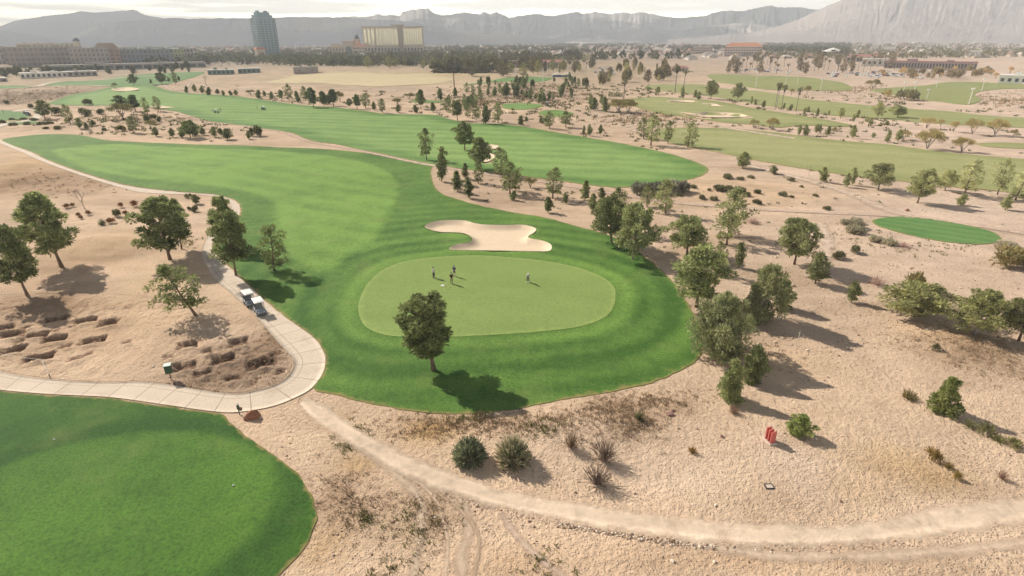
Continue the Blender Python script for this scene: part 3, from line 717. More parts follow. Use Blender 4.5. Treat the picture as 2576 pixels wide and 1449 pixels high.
ridge('mountain_ridge', [(780,60),(850,44),(886,41),(906,44),(936,39),(949,37),(964,40),(986,37),(1006,40),(1014,29),(1029,27),(1041,24),(1076,22),(1091,32),(1109,39),(1154,34),(1169,30),(1186,34),(1209,35),(1217,29),(1232,36),(1247,29),(1260,35),(1280,45),(1315,38),(1355,34),(1380,40),(1400,39),(1440,31),(1452,28),(1465,35),(1497,30),(1525,35),(1542,34),(1567,31),(1580,35),(1605,32),(1620,30),(1645,36),(1682,44),(1710,45),(1770,41),(1807,29),(1844,26),(1868,28),(1917,17),(1941,15),(1958,19),(2005,18),(2052,23),(2140,30),(2300,60)], 7590, 1584, M_RD, 21, spur=30, amp=.5, pw=1.7, jag=1.6)
ridge('mountain_ridge', [(1380,97),(1440,84),(1480,76),(1540,80),(1600,78),(1640,70),(1700,80),(1780,66),(1850,58),(1920,62),(2000,78),(2100,92)], 5940, 726, M_RD, 27, spur=24, amp=.45, jag=.6)
ridge('mountain_ridge', [(1680,99),(1780,92),(1900,80),(1960,66),(2020,44),(2060,24),(2090,10),(2120,-2),(2180,-22),(2240,-38),(2300,-46),(2360,-42),(2420,-34),(2500,-26),(2576,-12),(2680,0),(2800,20),(2950,50),(3150,85)], 4884, 1500, M_RE, 33, spur=70, amp=.17, pw=2.3, jag=1.1)

# ------------------------------------------------------------------ daylight
SUN_EL, SUN_AZ = math.radians(36.5), math.radians(-52.0)      # azimuth clockwise from +Y
w = bpy.data.worlds.new('World'); SC.world = w; w.use_nodes = True
t = w.node_tree; bg = t.nodes['Background']
sky = t.nodes.new('ShaderNodeTexSky'); sky.sky_type = 'NISHITA'; sky.sun_disc = False
sky.sun_elevation = SUN_EL; sky.sun_rotation = SUN_AZ; sky.air_density = .6; sky.dust_density = .4; sky.ozone_density = 1.0; sky.altitude = 700
tc = t.nodes.new('ShaderNodeTexCoord'); mp = t.nodes.new('ShaderNodeMapping'); mp.inputs['Scale'].default_value = (2.4, 2.4, 42.0)
t.links.new(tc.outputs['Generated'], mp.inputs['Vector'])
nz = t.nodes.new('ShaderNodeTexNoise'); nz.inputs['Scale'].default_value = 1.6; nz.inputs['Detail'].default_value = 6; nz.inputs['Roughness'].default_value = .52
t.links.new(mp.outputs[0], nz.inputs['Vector'])
rp = t.nodes.new('ShaderNodeValToRGB'); rp.color_ramp.elements[0].position = .44; rp.color_ramp.elements[1].position = .56
t.links.new(nz.outputs['Fac'], rp.inputs['Fac'])
SKY_GREY, SKY_CREAM = (50.0, 47.5, 41.5, 1), (112.0, 101.0, 78.0, 1)
cm = t.nodes.new('ShaderNodeMix'); cm.data_type = 'RGBA'; cm.inputs[6].default_value = SKY_GREY; cm.inputs[7].default_value = SKY_CREAM
t.links.new(rp.outputs[0], cm.inputs[0])
# the bank of cloud stands low over the hills; the sky above it is clear
sep = t.nodes.new('ShaderNodeSeparateXYZ'); t.links.new(tc.outputs['Generated'], sep.inputs[0])
rg = t.nodes.new('ShaderNodeMapRange'); rg.inputs['From Min'].default_value = .062; rg.inputs['From Max'].default_value = .08; rg.inputs['To Min'].default_value = .94; rg.inputs['To Max'].default_value = .0
t.links.new(sep.outputs[2], rg.inputs['Value'])
fm = t.nodes.new('ShaderNodeMix'); fm.data_type = 'RGBA'
t.links.new(rg.outputs[0], fm.inputs[0]); t.links.new(sky.outputs[0], fm.inputs[6]); t.links.new(cm.outputs[2], fm.inputs[7])
t.links.new(fm.outputs[2], bg.inputs['Color']); bg.inputs['Strength'].default_value = .05
sd = bpy.data.lights.new('sun', 'SUN'); sd.energy = 5.0; sd.angle = math.radians(.55); sd.color = (1.0, .925, .80)
so = bpy.data.objects.new('sun', sd); COL.objects.link(so)
sv = Vector((math.sin(SUN_AZ) * math.cos(SUN_EL), math.cos(SUN_AZ) * math.cos(SUN_EL), math.sin(SUN_EL)))
so.rotation_euler = sv.to_track_quat('Z', 'Y').to_euler(); so.location = sv * 300
# haze: one even volume round the valley
hb = MB(); HZ0, HZ1 = -12.0, 560.0
hb.box((0, 4220, (HZ0 + HZ1) / 2), (24000, 8960, HZ1 - HZ0))
hm = bpy.data.materials.new('haze'); hm.use_nodes = True; ht = hm.node_tree
ht.nodes.remove(ht.nodes['Principled BSDF'])
pv = ht.nodes.new('ShaderNodeVolumePrincipled'); pv.inputs['Color'].default_value = (.90, .945, 1.0, 1); pv.inputs['Density'].default_value = HAZE = 2.1e-4; pv.inputs['Anisotropy'].default_value = -.1
ht.links.new(pv.outputs[0], ht.nodes['Material Output'].inputs['Volume'])
hz = hb.obj('haze', hm); hz['kind'] = 'stuff'; hz['label'] = 'thin pale haze hanging over the whole valley'

SC.view_settings.view_transform = 'Standard'; SC.view_settings.look = 'None'; SC.view_settings.gamma = 1.0; SC.view_settings.exposure = .47
SC.render.engine = 'CYCLES'
cy = SC.cycles
cy.max_bounces = 5; cy.diffuse_bounces = 2; cy.glossy_bounces = 2; cy.transmission_bounces = 3; cy.transparent_max_bounces = 10; cy.volume_bounces = 0

for pts, w_, cl in (([(860,1085),(930,1140),(1030,1195),(1120,1235),(1250,1275)], 1.1, (.52,.39,.29)), ([(800,1010),(850,1050),(920,1105),(1020,1165),(1120,1205),(1240,1245)], .7, (.70,.56,.43)), ([(1000,1150),(1100,1208),(1160,1262),(1180,1330),(1160,1400),(1165,1460)], 1.6, (.55,.42,.31)), ([(830,1060),(900,1120),(990,1190),(1050,1250),(1060,1330),(1040,1460)], 1.4, (.58,.45,.335)), ([(1700,1350),(1900,1395),(2150,1400),(2400,1385),(2620,1362)], 1.6, (.62,.48,.36))):
    narrow('tyre_track', pts, w_, M_TRACK, .028, 120, edge=2.2, col=cl)
# ------------------------------------------------------------------ plants: prototypes
M_BARK = plain('pine_bark', (.17, .115, .085), .95, var=.35, scale=1.5)
M_BARKG = plain('grey_bark', (.26, .22, .19), .95, var=.3, scale=1.5)
M_BARKP = plain('pale_bark', (.40, .34, .28), .95, var=.25, scale=1.5)
M_PINE = leaf_mat('pine_needles', (.075, .100, .040), (.40, .45, .185))
M_YOUNG = leaf_mat('young_needles', (.08, .11, .040), (.33, .37, .15))
M_MESQ = leaf_mat('mesquite_leaves', (.15, .145, .05), (.27, .25, .095))
M_OLIVE = leaf_mat('olive_leaves', (.11, .12, .070), (.40, .395, .24))
M_PALM = leaf_mat('palm_leaves', (.075, .085, .035), (.17, .17, .08))
M_BUSH = leaf_mat('bush_leaves', (.07, .085, .035), (.19, .19, .085))
M_SPIKE = leaf_mat('spiky_leaves', (.06, .095, .045), (.42, .44, .28), .1)
M_DRYB = leaf_mat('dry_twigs', (.19, .14, .10), (.36, .29, .22), .1)
M_BRICKB = leaf_mat('rusty_leaves', (.19, .095, .045), (.36, .20, .10), .1)
M_FARLEAF = leaf_mat('distant_leaves', (.055, .065, .035), (.19, .19, .10), .15)

def unit(v): return v / (np.linalg.norm(v, axis=1)[:, None] + 1e-9)
def leaves(C, D, L, W, rng):
    n = len(C); D = unit(D)
    s = unit(np.cross(D, rng.normal(size=(n, 3))))
    L = L[:, None]; W = W[:, None]
    V = np.stack([C - s * W * .35, C + s * W * .35, C + D * L * .6 + s * W * .5, C + D * L, C + D * L * .6 - s * W * .5], 1)
    V = V[:, [0, 1, 2, 3, 4]]
    base = np.arange(n)[:, None] * 5
    Q = np.concatenate([base + np.array([[0, 1, 2, 4]]), base + np.array([[4, 2, 3, 3]])])
    return V.reshape(-1, 3), Q
def leaf_mesh(name, C, D, L, W, mat, rng, tone=None):
    n = len(C); D = unit(D)
    s = unit(np.cross(D, rng.normal(size=(n, 3))))
    V = np.stack([C - s * W[:, None] * .5, C + s * W[:, None] * .5, C + D * L[:, None] + s * W[:, None] * .3, C + D * L[:, None] - s * W[:, None] * .3], 1).reshape(-1, 3)
    Q = np.arange(n * 4).reshape(n, 4)
    t = rng.random(n) if tone is None else tone
    return mk_mesh(name, V, Q, mat, False, np.repeat(t, 4))
def clump_leaves(cent, rad, n, L, rng, up=.35, flat_=.78, fill=.55):
    """tufts in rounded clumps"""
    k = len(cent); i = np.repeat(np.arange(k), n)
    d = rng.normal(size=(k * n, 3)); d[:, 2] += up; d = unit(d)
    r = rng.random(k * n) ** fill
    P = cent[i] + d * (rad[i] * r)[:, None] * np.array([1, 1, flat_])
    D = d + .7 * rng.normal(size=d.shape) * .7 + np.array([0, 0, .25])
    ct = rng.random(k)[i]
    tone = np.clip(.35 * ct + .65 * rng.random(k * n) ** 1.3, 0, 1)
    return P, D, L * rng.uniform(.6, 1.25, k * n), tone
class Plant:
    def __init__(s, crown, trunk, V):
        s.crown, s.trunk = crown, trunk
        s.h = V[:, 2].max(); r = np.sort(np.concatenate([np.abs(V[:, 0]), np.abs(V[:, 1])])); s.w = 2.12 * r[int(len(r) * .985)]
def bend(rng, h, n=7, amt=.05):
    z = np.linspace(0, h, n); o = np.cumsum(rng.normal(0, amt * h / n * 2, (n, 2)), 0) * (z / h)[:, None]
    return [(o[i, 0], o[i, 1], z[i]) for i in range(n)]
def on_trunk(pts, z):
    p = np.array(pts); return np.array([np.interp(z, p[:, 2], p[:, 0]), np.interp(z, p[:, 2], p[:, 1]), z])
def pine(seed, h=9.0, R=3.0, base=.28, prof=None, nc=44, nl=132, L=.37, rc=(.17, .29), tr=.17, mat=None, bark=None, lean=.05, low=0, shell=(.5, 1.08), fill=.42, name='crown', irr=.7):
    rng = np.random.default_rng(seed)
    prof = prof or [(0, .55), (.15, .85), (.4, 1), (.7, .85), (.9, .5), (1, .2)]
    pts = bend(rng, h * .93, 7, lean)
    pt = np.array(prof)
    cent = []; rad = []
    ga = rng.random() * 6
    for i in range(nc):
        t = (i + rng.random()) / nc
        t = t ** 1.0
        pr = np.interp(t, pt[:, 0], pt[:, 1])
        a = ga + i * 2.4 + rng.normal(0, .5); pr *= (1 - irr * .55) + irr * 1.05 * float(vnoise(np.array(a * 1.1 + seed * 3.7), np.array(t * 3.3 + seed))); q = R * pr * rng.uniform(*shell) * rng.uniform(.82, 1.08)
        crad = R * rng.uniform(*rc) * (.55 + .45 * pr)
        z = h * (base + (1 - base) * t) - crad * .4
        c = on_trunk(pts, z); cent.append(c + np.array([math.cos(a) * max(q - crad * .6, 0), math.sin(a) * max(q - crad * .6, 0), rng.normal(0, .12)])); rad.append(crad)
    for i in range(low):
        a = rng.random() * 6.3; z = h * base * rng.uniform(.7, 1); c = on_trunk(pts, z); cent.append(c + np.array([math.cos(a), math.sin(a), 0]) * R * rng.uniform(.3, .65)); rad.append(R * .17)
    cent = np.array(cent); rad = np.array(rad)
    P, D, LL, tone = clump_leaves(cent, rad, nl, L, rng, fill=fill)
    cm_ = leaf_mesh(name, P, D, LL, LL * rng.uniform(.32, .6, len(LL)), mat or M_PINE, rng, tone)
    m = MB(); rr = [tr * (1 - .8 * i / 6) for i in range(7)]; rr[0] = tr * 1.35; m.tube(pts, rr, 7)
    for c, r in zip(cent, rad):
        z0 = max(c[2] - .5 * math.hypot(c[0], c[1]) - .3, h * base * .75); z0 = min(z0, h * .9)
        a = on_trunk(pts, z0); mid = (a * .45 + c * .55) - np.array([0, 0, .1]); m.tube([a, mid, c], [tr * .33, tr * .2, .015], 4, False)
    return Plant(cm_, m.mesh('trunk', bark or M_BARK, smooth_=True), P)
def shrub(seed, R=1.0, h=1.0, n=900, L=.2, mat=None, spread=.8):
    rng = np.random.default_rng(seed)
    k = 14; a = rng.random(k) * 6.3; q = np.sqrt(rng.random(k)) * R * spread
    cent = np.stack([np.cos(a) * q, np.sin(a) * q, h * (.25 + .45 * (1 - (q / R) ** 2)) * rng.uniform(.7, 1.1, k)], 1)
    P, D, LL, tone = clump_leaves(cent, np.full(k, R * .38), n // k, L, rng)
    P[:, 2] = np.abs(P[:, 2]) * .95 + .02
    return Plant(leaf_mesh('shrub', P, D, LL, LL * .5, mat or M_BUSH, rng, tone), None, P)
def radial(seed, R=1.0, h=1.0, n=900, wd=.03, mat=None, up=.2, r0=.1):
    """blades or twigs growing outward from the middle"""
    rng = np.random.default_rng(seed)
    d = rng.normal(size=(n, 3)); d[:, 2] = np.abs(d[:, 2]) + up; d = unit(d)
    C = d * rng.uniform(r0, .68, n)[:, None] * np.array([R, R, h]); L = R * rng.uniform(.26, .42, n)
    tone = np.clip(rng.random(n) * .75 + .25 * (d[:, 0] > .2), 0, 1)
    return Plant(leaf_mesh('shrub', C, d + .18 * rng.normal(size=d.shape), L, np.full(n, wd) * rng.uniform(.6, 1.4, n), mat or M_SPIKE, rng, tone), None, C + d * L[:, None])
def mesquite(seed, h=4.0, R=3.0, n=2600, mat=None, stems=4):
    rng = np.random.default_rng(seed); m = MB(); tips = []
    for s in range(stems):
        a = s * 6.28 / stems + rng.normal(0, .4)
        p0 = np.array([0, 0, 0.]); p1 = np.array([math.cos(a) * R * .12, math.sin(a) * R * .12, h * .22]); p2 = np.array([math.cos(a) * R * .38, math.sin(a) * R * .38, h * .55])
        m.tube([p0, p1, p2], [.12, .1, .06], 5, False)
        for b in range(5):
            a2 = a + rng.normal(0, .8); q = R * rng.uniform(.3, .95); tp = np.array([math.cos(a2) * q, math.sin(a2) * q, h * (.95 - .42 * (q / R) ** 2) * rng.uniform(.85, 1.0)])
            m.tube([p2, (p2 + tp) / 2 + np.array([0, 0, .15]), tp], [.05, .03, .01], 4, False); tips.append(tp); tips.append((p2 * .4 + tp * .6) + rng.normal(0, .2, 3))
    cent = np.array(tips)
    P, D, LL, tone = clump_leaves(cent, np.full(len(cent), R * .24), n // len(cent), .26, rng, flat_=.6)
    return Plant(leaf_mesh('crown', P, D, LL, LL * .4, mat or M_MESQ, rng, tone), m.mesh('trunk', M_BARKG), P)
def bare(seed, h=4.0, mat=None):
    rng = np.random.default_rng(seed); m = MB(); V = []
    def grow(p, d, L, r, k):
        q = p + d * L; m.tube([p, (p + q) / 2 + rng.normal(0, .03, 3), q], [r, r * .8, r * .6], 4, False); V.append(q)
        if k == 0: return
        for _ in range(3 if k > 1 else 4):
            e = d + rng.normal(0, .42, 3); e[2] += .12; e /= np.linalg.norm(e); grow(q, e, L * rng.uniform(.6, .85), r * .55, k - 1)
    grow(np.zeros(3), np.array([-.15, 0, 1.]), h * .3, .09, 4)
    V = np.array(V)
    c = mk_mesh('twigs', np.zeros((4, 3)), np.array([[0, 1, 2, 3]]))
    return Plant(None, m.mesh('tree', mat or M_BARKG), V)
def palm(seed, h=13.0, R=2.0, nf=34, skirt=True, tr=.22):
    rng = np.random.default_rng(seed); pts = bend(rng, h - R * .7, 6, .03)
    m = MB(); m.tube(pts, [tr * 1.3, tr, tr * .95, tr * .9, tr * .9, tr * .95], 8)
    top = np.array(pts[-1]); C = []; D = []; L = []; W = []; T = []
    for i in range(nf):
        a = i * 2.4; el = rng.uniform(-.55, 1.2); d = np.array([math.cos(a) * math.cos(el), math.sin(a) * math.cos(el), math.sin(el)])
        m.tube([top, top + d * R * .5], [.03, .02], 3, False)
        s = np.array([-math.sin(a), math.cos(a), 0]); b = top + d * R * .5
        for j in range(7):
            f = (j - 3) / 3; C.append(b); D.append(d * 1.0 + s * f * .9 + np.array([0, 0, -.28 * (1 + abs(f))])); L.append(R * rng.uniform(.42, .6)); W.append(.2); T.append(rng.random() * .7 + .3 * (el > .3))
    if skirt:
        for i in range(120):
            a = rng.random() * 6.3; z = -rng.random() * R * .9; C.append(top + np.array([math.cos(a) * .2, math.sin(a) * .2, z])); D.append(np.array([math.cos(a) * .5, math.sin(a) * .5, -1])); L.append(R * .4); W.append(.16); T.append(.15)
    C = np.array(C); D = np.array(D); L = np.array(L)
    return Plant(leaf_mesh('crown', C, D, L, np.array(W), M_PALM, rng, np.array(T)), m.mesh('trunk', M_BARKG, smooth_=True), np.vstack([C + unit(D) * L[:, None]]))
CONE = [(0, .75), (.15, 1), (.4, .85), (.7, .55), (.9, .28), (1, .1)]
OVAL_ = [(0, .5), (.2, .9), (.5, 1), (.75, .75), (.92, .4), (1, .15)]
ROUND = [(0, .6), (.2, .95), (.5, 1.05), (.75, .9), (.92, .6), (1, .3)]
TALL = [(0, .5), (.12, .8), (.3, 1), (.5, .85), (.68, .95), (.85, .6), (1, .25)]
PR = {
 'pine': [pine(1), pine(2, prof=TALL, nc=46), pine(3, prof=ROUND, base=.32), pine(4, prof=TALL, R=2.7, nc=46), pine(5, prof=ROUND, base=.25, nc=48), pine(91, prof=OVAL_, R=2.8, nc=42), pine(92, prof=ROUND, R=3.2, base=.34, nc=44, lean=.09)],
 'lonepine': [pine(46, h=9.4, R=2.75, base=.27, prof=[(0, .35), (.1, .62), (.25, .95), (.45, 1.0), (.7, 1.0), (.88, .82), (1, .45)], nc=74, nl=165, L=.32, rc=(.17, .28), shell=(.4, 1.08), tr=.2, lean=.02, irr=.3)],
 'round': [pine(6, h=8, R=3.6, base=.3, prof=ROUND, nc=54, nl=135, L=.35, rc=(.17, .27)), pine(7, h=8, R=3.6, base=.3, prof=[(0, .8), (.25, 1.05), (.6, 1), (.85, .7), (1, .4)], nc=54, nl=135, L=.35, rc=(.17, .27), bark=M_BARKG)],
 'thin': [pine(8, R=2.6, base=.2, prof=TALL, nc=36, nl=48, low=5, shell=(.6, 1.1), rc=(.2, .3)), pine(9, R=2.6, base=.22, prof=OVAL_, nc=34, nl=46, low=4, shell=(.55, 1.1), rc=(.2, .3)), pine(10, R=3.0, base=.25, prof=TALL, nc=44, nl=52, shell=(.55, 1.1), rc=(.2, .32), low=3)],
 'young': [pine(11, h=4, R=1.15, base=.16, prof=CONE, nc=34, nl=46, L=.3, rc=(.3, .42), tr=.07, mat=M_YOUNG), pine(12, h=4, R=1.25, base=.2, prof=OVAL_, nc=34, nl=46, L=.3, rc=(.28, .4), tr=.07, mat=M_YOUNG), pine(13, h=4, R=1.1, base=.14, prof=TALL, nc=30, nl=44, L=.3, rc=(.28, .42), tr=.07, mat=M_YOUNG)],
 'full': [pine(14, h=4.2, R=1.5, base=.03, prof=OVAL_, nc=60, nl=115, L=.23, rc=(.22, .36), tr=.09, mat=M_YOUNG), pine(15, h=4.2, R=1.5, base=.03, prof=CONE, nc=60, nl=115, L=.23, rc=(.22, .36), tr=.09, mat=M_YOUNG)],
 'olive': [pine(16, h=6.5, R=4.4, base=.06, prof=[(0, .8), (.2, 1), (.5, 1), (.8, .7), (1, .35)], nc=96, nl=120, L=.34, rc=(.14, .24), mat=M_OLIVE, bark=M_BARKG, tr=.16), pine(17, h=7, R=3.6, base=.08, prof=ROUND, nc=76, nl=115, L=.34, rc=(.16, .26), mat=M_OLIVE, bark=M_BARKG, tr=.16)],
 'mesq': [mesquite(21), mesquite(22, h=4.2, R=2.8), mesquite(23, h=3.6, R=3.2, n=1900)],
 'palm': [palm(31), palm(32, h=12, R=1.8)],
 'bare': [bare(41), bare(42)],
 'shrub': [shrub(51), shrub(52), shrub(53, h=.8)],
 'flat': [shrub(54, h=.55, n=1000, L=.16), shrub(55, h=.5, n=1000, L=.16)],
 'grey': [shrub(56, h=.7, n=1200, L=.17, mat=M_OLIVE), shrub(57, h=.65, n=1200, L=.17, mat=M_OLIVE)],
 'yellow': [shrub(58, h=.9, mat=M_MESQ, L=.16, n=1400)],
 'rust': [shrub(59, h=1.0, n=420, L=.22, mat=M_BRICKB, spread=.6), shrub(60, h=.9, n=420, L=.22, mat=M_BRICKB, spread=.6)],
 'spiky': [radial(61, n=1500, wd=.05, up=.12, h=.85, r0=.3), radial(62, n=1250, wd=.05, up=.12, h=.8, r0=.25)],
 'dry': [radial(63, n=420, wd=.022, mat=M_DRYB, up=.6, r0=.02), radial(64, n=420, wd=.022, mat=M_DRYB, up=.6, r0=.02)],
 'weed': [radial(65, n=260, wd=.05, mat=M_BUSH, up=.4, r0=.02), shrub(66, h=.7, n=300, L=.25)],
 'cypress': [pine(71, h=4, R=.6, base=.02, prof=[(0, .8), (.3, 1), (.7, .8), (1, .2)], nc=22, nl=26, L=.28, rc=(.5, .7), tr=.06)],
 'farpine': [pine(81, h=8, R=3, base=.2, prof=ROUND, nc=20, nl=22, L=.95, rc=(.3, .42), mat=M_FARLEAF), pine(82, h=8, R=2.6, base=.18, prof=TALL, nc=20, nl=22, L=.95, rc=(.3, .42), mat=M_FARLEAF), pine(83, h=7, R=3.4, base=.15, prof=ROUND, nc=22, nl=22, L=.95, rc=(.28, .4), mat=M_FARLEAF)],
}
NAMES = {'pine': ('pine_tree', 'pine tree'), 'lonepine': ('pine_tree', 'pine tree'), 'round': ('pine_tree', 'pine tree'), 'thin': ('pine_tree', 'pine tree'), 'young': ('young_pine', 'young pine'), 'full': ('young_pine', 'young pine'),
 'olive': ('olive_tree', 'olive tree'), 'mesq': ('mesquite_tree', 'mesquite tree'), 'palm': ('palm_tree', 'palm tree'), 'bare': ('bare_tree', 'bare tree'), 'shrub': ('shrub', 'shrub'), 'flat': ('low_shrub', 'shrub'), 'grey': ('grey_shrub', 'shrub'),
 'yellow': ('yellow_shrub', 'shrub'), 'rust': ('rusty_shrub', 'shrub'), 'spiky': ('spiky_shrub', 'shrub'), 'dry': ('dry_bush', 'bush'), 'weed': ('weed_tuft', 'weeds'), 'cypress': ('cypress_tree', 'cypress'), 'farpine': ('broad_tree', 'tree')}  # the weed entries are tufts of weeds, not shrubs
_count = {}
def flare_veil(px, py):
    """strength of the flare veil painted into tree colours, growing towards the east"""
    k = float(np.clip((px - 1250) / 1150, 0, 1)) * (.55 + .45 * float(np.clip((760 - py) / 300, 0, 1)))
    return k
def plant(kind, bx, by, topy, wpx, label, group=None, cx=None, proto=None, h=None, w=None, tint=None, pos=None):
    P = PR[kind]; i = _count.get(kind, 0); _count[kind] = i + 1
    pr = P[(i if proto is None else proto) % len(P)]
    p = at(bx, by) if pos is None else pos
    hh = height_to(p, topy) if h is None else h
    ww = wpx * mpp(p) if w is None else w
    nm, cat = NAMES[kind]
    sx = ww / pr.w; sz = hh / pr.h
    r = random.Random(i * 31 + len(kind))
    rz = r.random() * 6.28
    dk = flare_veil(bx, by)
    col = (1.05 + 1.3 * dk, 1.03 + 1.0 * dk, 1 + 1.5 * dk, 1)  # leaf tint made paler by the painted lens flare veil
    if tint: col = (col[0] * tint[0], col[1] * tint[1], col[2] * tint[2], 1)
    M = Matrix.Translation(p - Vector((0, 0, .03)))
    if cx is not None:
        pm = project((p.x, p.y, p.z + hh * .62))
        dx = (cx - pm[0]) * pm[2] / FOC
        M = M @ Matrix.Rotation(math.atan2(dx, hh * .62), 4, 'Y')
    M = M @ Matrix.Rotation(rz, 4, 'Z') @ Matrix.Diagonal((sx, sx, sz, 1))
    if pr.crown is not None and pr.trunk is not None:
        o = bpy.data.objects.new(nm, None); COL.objects.link(o); o.empty_display_size = .1
        a = bpy.data.objects.new('trunk', pr.trunk); b = bpy.data.objects.new('crown', pr.crown)
        for q in (a, b): COL.objects.link(q); q.parent = o
        b.color = col
    else:
        o = bpy.data.objects.new(nm, pr.crown or pr.trunk); COL.objects.link(o); o.color = col
    o.matrix_world = M
    tag(o, label, cat, group)
    return o
ORD = 'first second third fourth fifth sixth seventh eighth ninth tenth eleventh twelfth thirteenth fourteenth fifteenth sixteenth seventeenth eighteenth nineteenth twentieth'.split()
def ordn(i):
    if i < 20: return ORD[i]
    t = {2: 'twenty', 3: 'thirty', 4: 'forty', 5: 'fifty'}
    return (t[(i + 1) // 10] + '-' + ORD[(i + 1) % 10 - 1]) if (i + 1) % 10 else {3: 'thirtieth', 4: 'fortieth', 5: 'fiftieth'}[(i + 1) // 10]
WORD = {'pine': 'full pine', 'round': 'round-crowned pine', 'thin': 'thin-crowned pine', 'young': 'young pine', 'full': 'bushy young pine', 'mesq': 'spreading mesquite', 'palm': 'fan palm', 'shrub': 'leafy shrub', 'flat': 'flat shrub', 'grey': 'grey shrub', 'yellow': 'yellow shrub', 'rust': 'rust-brown shrub', 'dry': 'dry bush', 'cypress': 'dark cypress', 'weed': 'weed tuft', 'bare': 'bare tree', 'olive': 'olive tree'}
def row(where, group, items, noun='tree'):
    items = sorted(items, key=lambda a: a[1])
    for i, a in enumerate(items):
        kind, bx, by, ty, wp = a[:5]
        plant(kind, bx, by, ty, wp, f'{ordn(i)} {noun} from the left, a {WORD[kind]}, {where}', group, tint=a[5] if len(a) > 5 else None)

# ------------------------------------------------------------------ single trees near the camera
G = 'pines on the dirt island inside the path'
plant('pine', 155, 671, 489, 122, 'tallest full pine on the dirt island, with a broad blue-grey shadow', G, cx=103, proto=1)
plant('pine', 70, 745, 570, 96, 'pine with long bare trunk at the west edge of the dirt island', G, cx=22, proto=3)
plant('pine', 428, 653, 497, 112, 'wide dense pine of the close pair on the dirt island', G, cx=402, proto=4)
plant('pine', 457, 626, 503, 52, 'slimmer rear pine of the close pair on the dirt island', G, cx=446, proto=3)
plant('thin', 493, 794, 658, 112, 'short pine leaning away from the path above a round shadow, near the dug pits', G, cx=436, proto=2)
plant('pine', 594, 694, 533, 118, 'broad dark pine at the path edge just behind the two golf carts', 'pines between path and fairway', cx=578, proto=2)
plant('pine', 583, 618, 495, 66, 'pine beside the path bend, its crown rising behind a broader pine', 'pines between path and fairway', cx=562, proto=3)
plant('thin', 690, 681, 567, 74, 'slender pine with low side branches alone on the grass near the carts', 'pines between path and fairway', cx=676, proto=0)
plant('lonepine', 1092, 932, 746, 122, 'solitary dense pine on the grass below the putting green, casting a black shadow', None, cx=1070)
plant('bare', 214, 526, 474, 52, 'leafless grey-brown tree standing among small rusty bushes', None, proto=0)
G = 'pines along the east edge of the green'
plant('round', 1539, 611, 488, 94, 'round pine with slim dark trunk at the turf corner east of the bunker', G, proto=0, cx=1530)
plant('thin', 1556, 580, 474, 58, 'hazy grey pine partly hidden behind the round pine at the turf corner', G, proto=1)
plant('round', 1592, 652, 514, 112, 'wide round pine on a pale forked trunk east of the bunker', G, proto=1)
plant('round', 1728, 640, 545, 100, 'flat-topped olive-green pine behind the row east of the green', G, proto=0)
plant('pine', 1752, 772, 620, 128, 'big shaggy pine leaning over the east edge of the turf', G, proto=4)
plant('thin', 1806, 690, 607, 40, 'narrow pine rising behind the big shaggy pine', G, proto=1)
plant('olive', 1809, 892, 739, 166, 'huge low spreading grey-olive tree at the southeast corner of the turf', None, proto=0, tint=(.78, .88, .66))
plant('olive', 1912, 806, 664, 100, 'upright grey-green tree just behind the huge low spreading one', None, proto=1, tint=(.85, .95, .7))
plant('young', 1965, 775, 703, 46, 'conical young pine on gravel beside the upright grey-green tree', None, proto=0)
plant('young', 1858, 674, 613, 28, 'slim young pine on the gravel slope right of the shaggy pine', None, proto=2)
plant('thin', 1828, 615, 527, 62, 'front pine of the overlapping hazy pair on the gravel slope', None, proto=1)
plant('thin', 1834, 592, 472, 90, 'tall airy rear pine of the overlapping hazy pair on the gravel slope', None, proto=2)
plant('thin', 1674, 536, 451, 54, 'open-crowned pine by the dirt track beyond the turf corner', None, proto=0)
plant('thin', 1627, 519, 462, 36, 'faint small grey pine left of the grey-blue shrubs', None, proto=1)
plant('round', 1998, 665, 547, 100, 'lone round-headed pine on open gravel with a long thin shadow', None, proto=0)
plant('young', 2051, 713, 637, 48, 'leafy young tree on gravel, just below the lone round-headed pine', None, proto=1)
plant('young', 2141, 761, 708, 30, 'little young pine on gravel at the end of a long tree shadow', None, proto=1)
plant('round', 2296, 796, 713, 160, 'wide split-crowned tree leaning over brown scrub on the east gravel', None, proto=0, cx=2308, tint=(.85, .8, .75))
plant('yellow', 2296, 735, 688, 50, 'yellow bush showing above the split-crowned tree', None)
plant('round', 2452, 844, 733, 122, 'green round tree with two leafy lobes near the east side of the gravel', None, proto=1, tint=(.74, .72, .64))
plant('round', 2562, 858, 745, 112, 'round green tree cut by the right picture edge', None, proto=0, tint=(.74, .72, .64))
plant('yellow', 2545, 668, 625, 120, 'long yellow-green shrub bank below the oval grass tee', None)
plant('full', 1891, 962, 873, 56, 'bushy conical pine right behind another beside the turf corner', None, proto=0)
plant('full', 1832, 1007, 905, 62, 'bushy conical pine standing foremost beside the turf corner', None, proto=1)
plant('full', 2008, 1091, 1044, 58, 'small yellow-green pine bush right beside the red slab marker', None, proto=0, tint=(1.1, 1.15, .9))
plant('full', 2372, 1035, 950, 64, 'lopsided bushy young pine alone on the east gravel', None, proto=1, tint=(1.0, 1.05, .8))
plant('spiky', 1181, 1156, 1096, 92, 'dark green spiky round shrub, left one of the two by the dirt road', 'spiky round shrubs', proto=0)
plant('spiky', 1290, 1160, 1092, 98, 'spiky round shrub with grey dry blades, right one of the two', 'spiky round shrubs', proto=1, tint=(1.7, 1.4, 1.5))
plant('dry', 1437, 1128, 1080, 46, 'wispy dry bush up the slope from the grey twig bushes', None, tint=(.75, .7, .6))
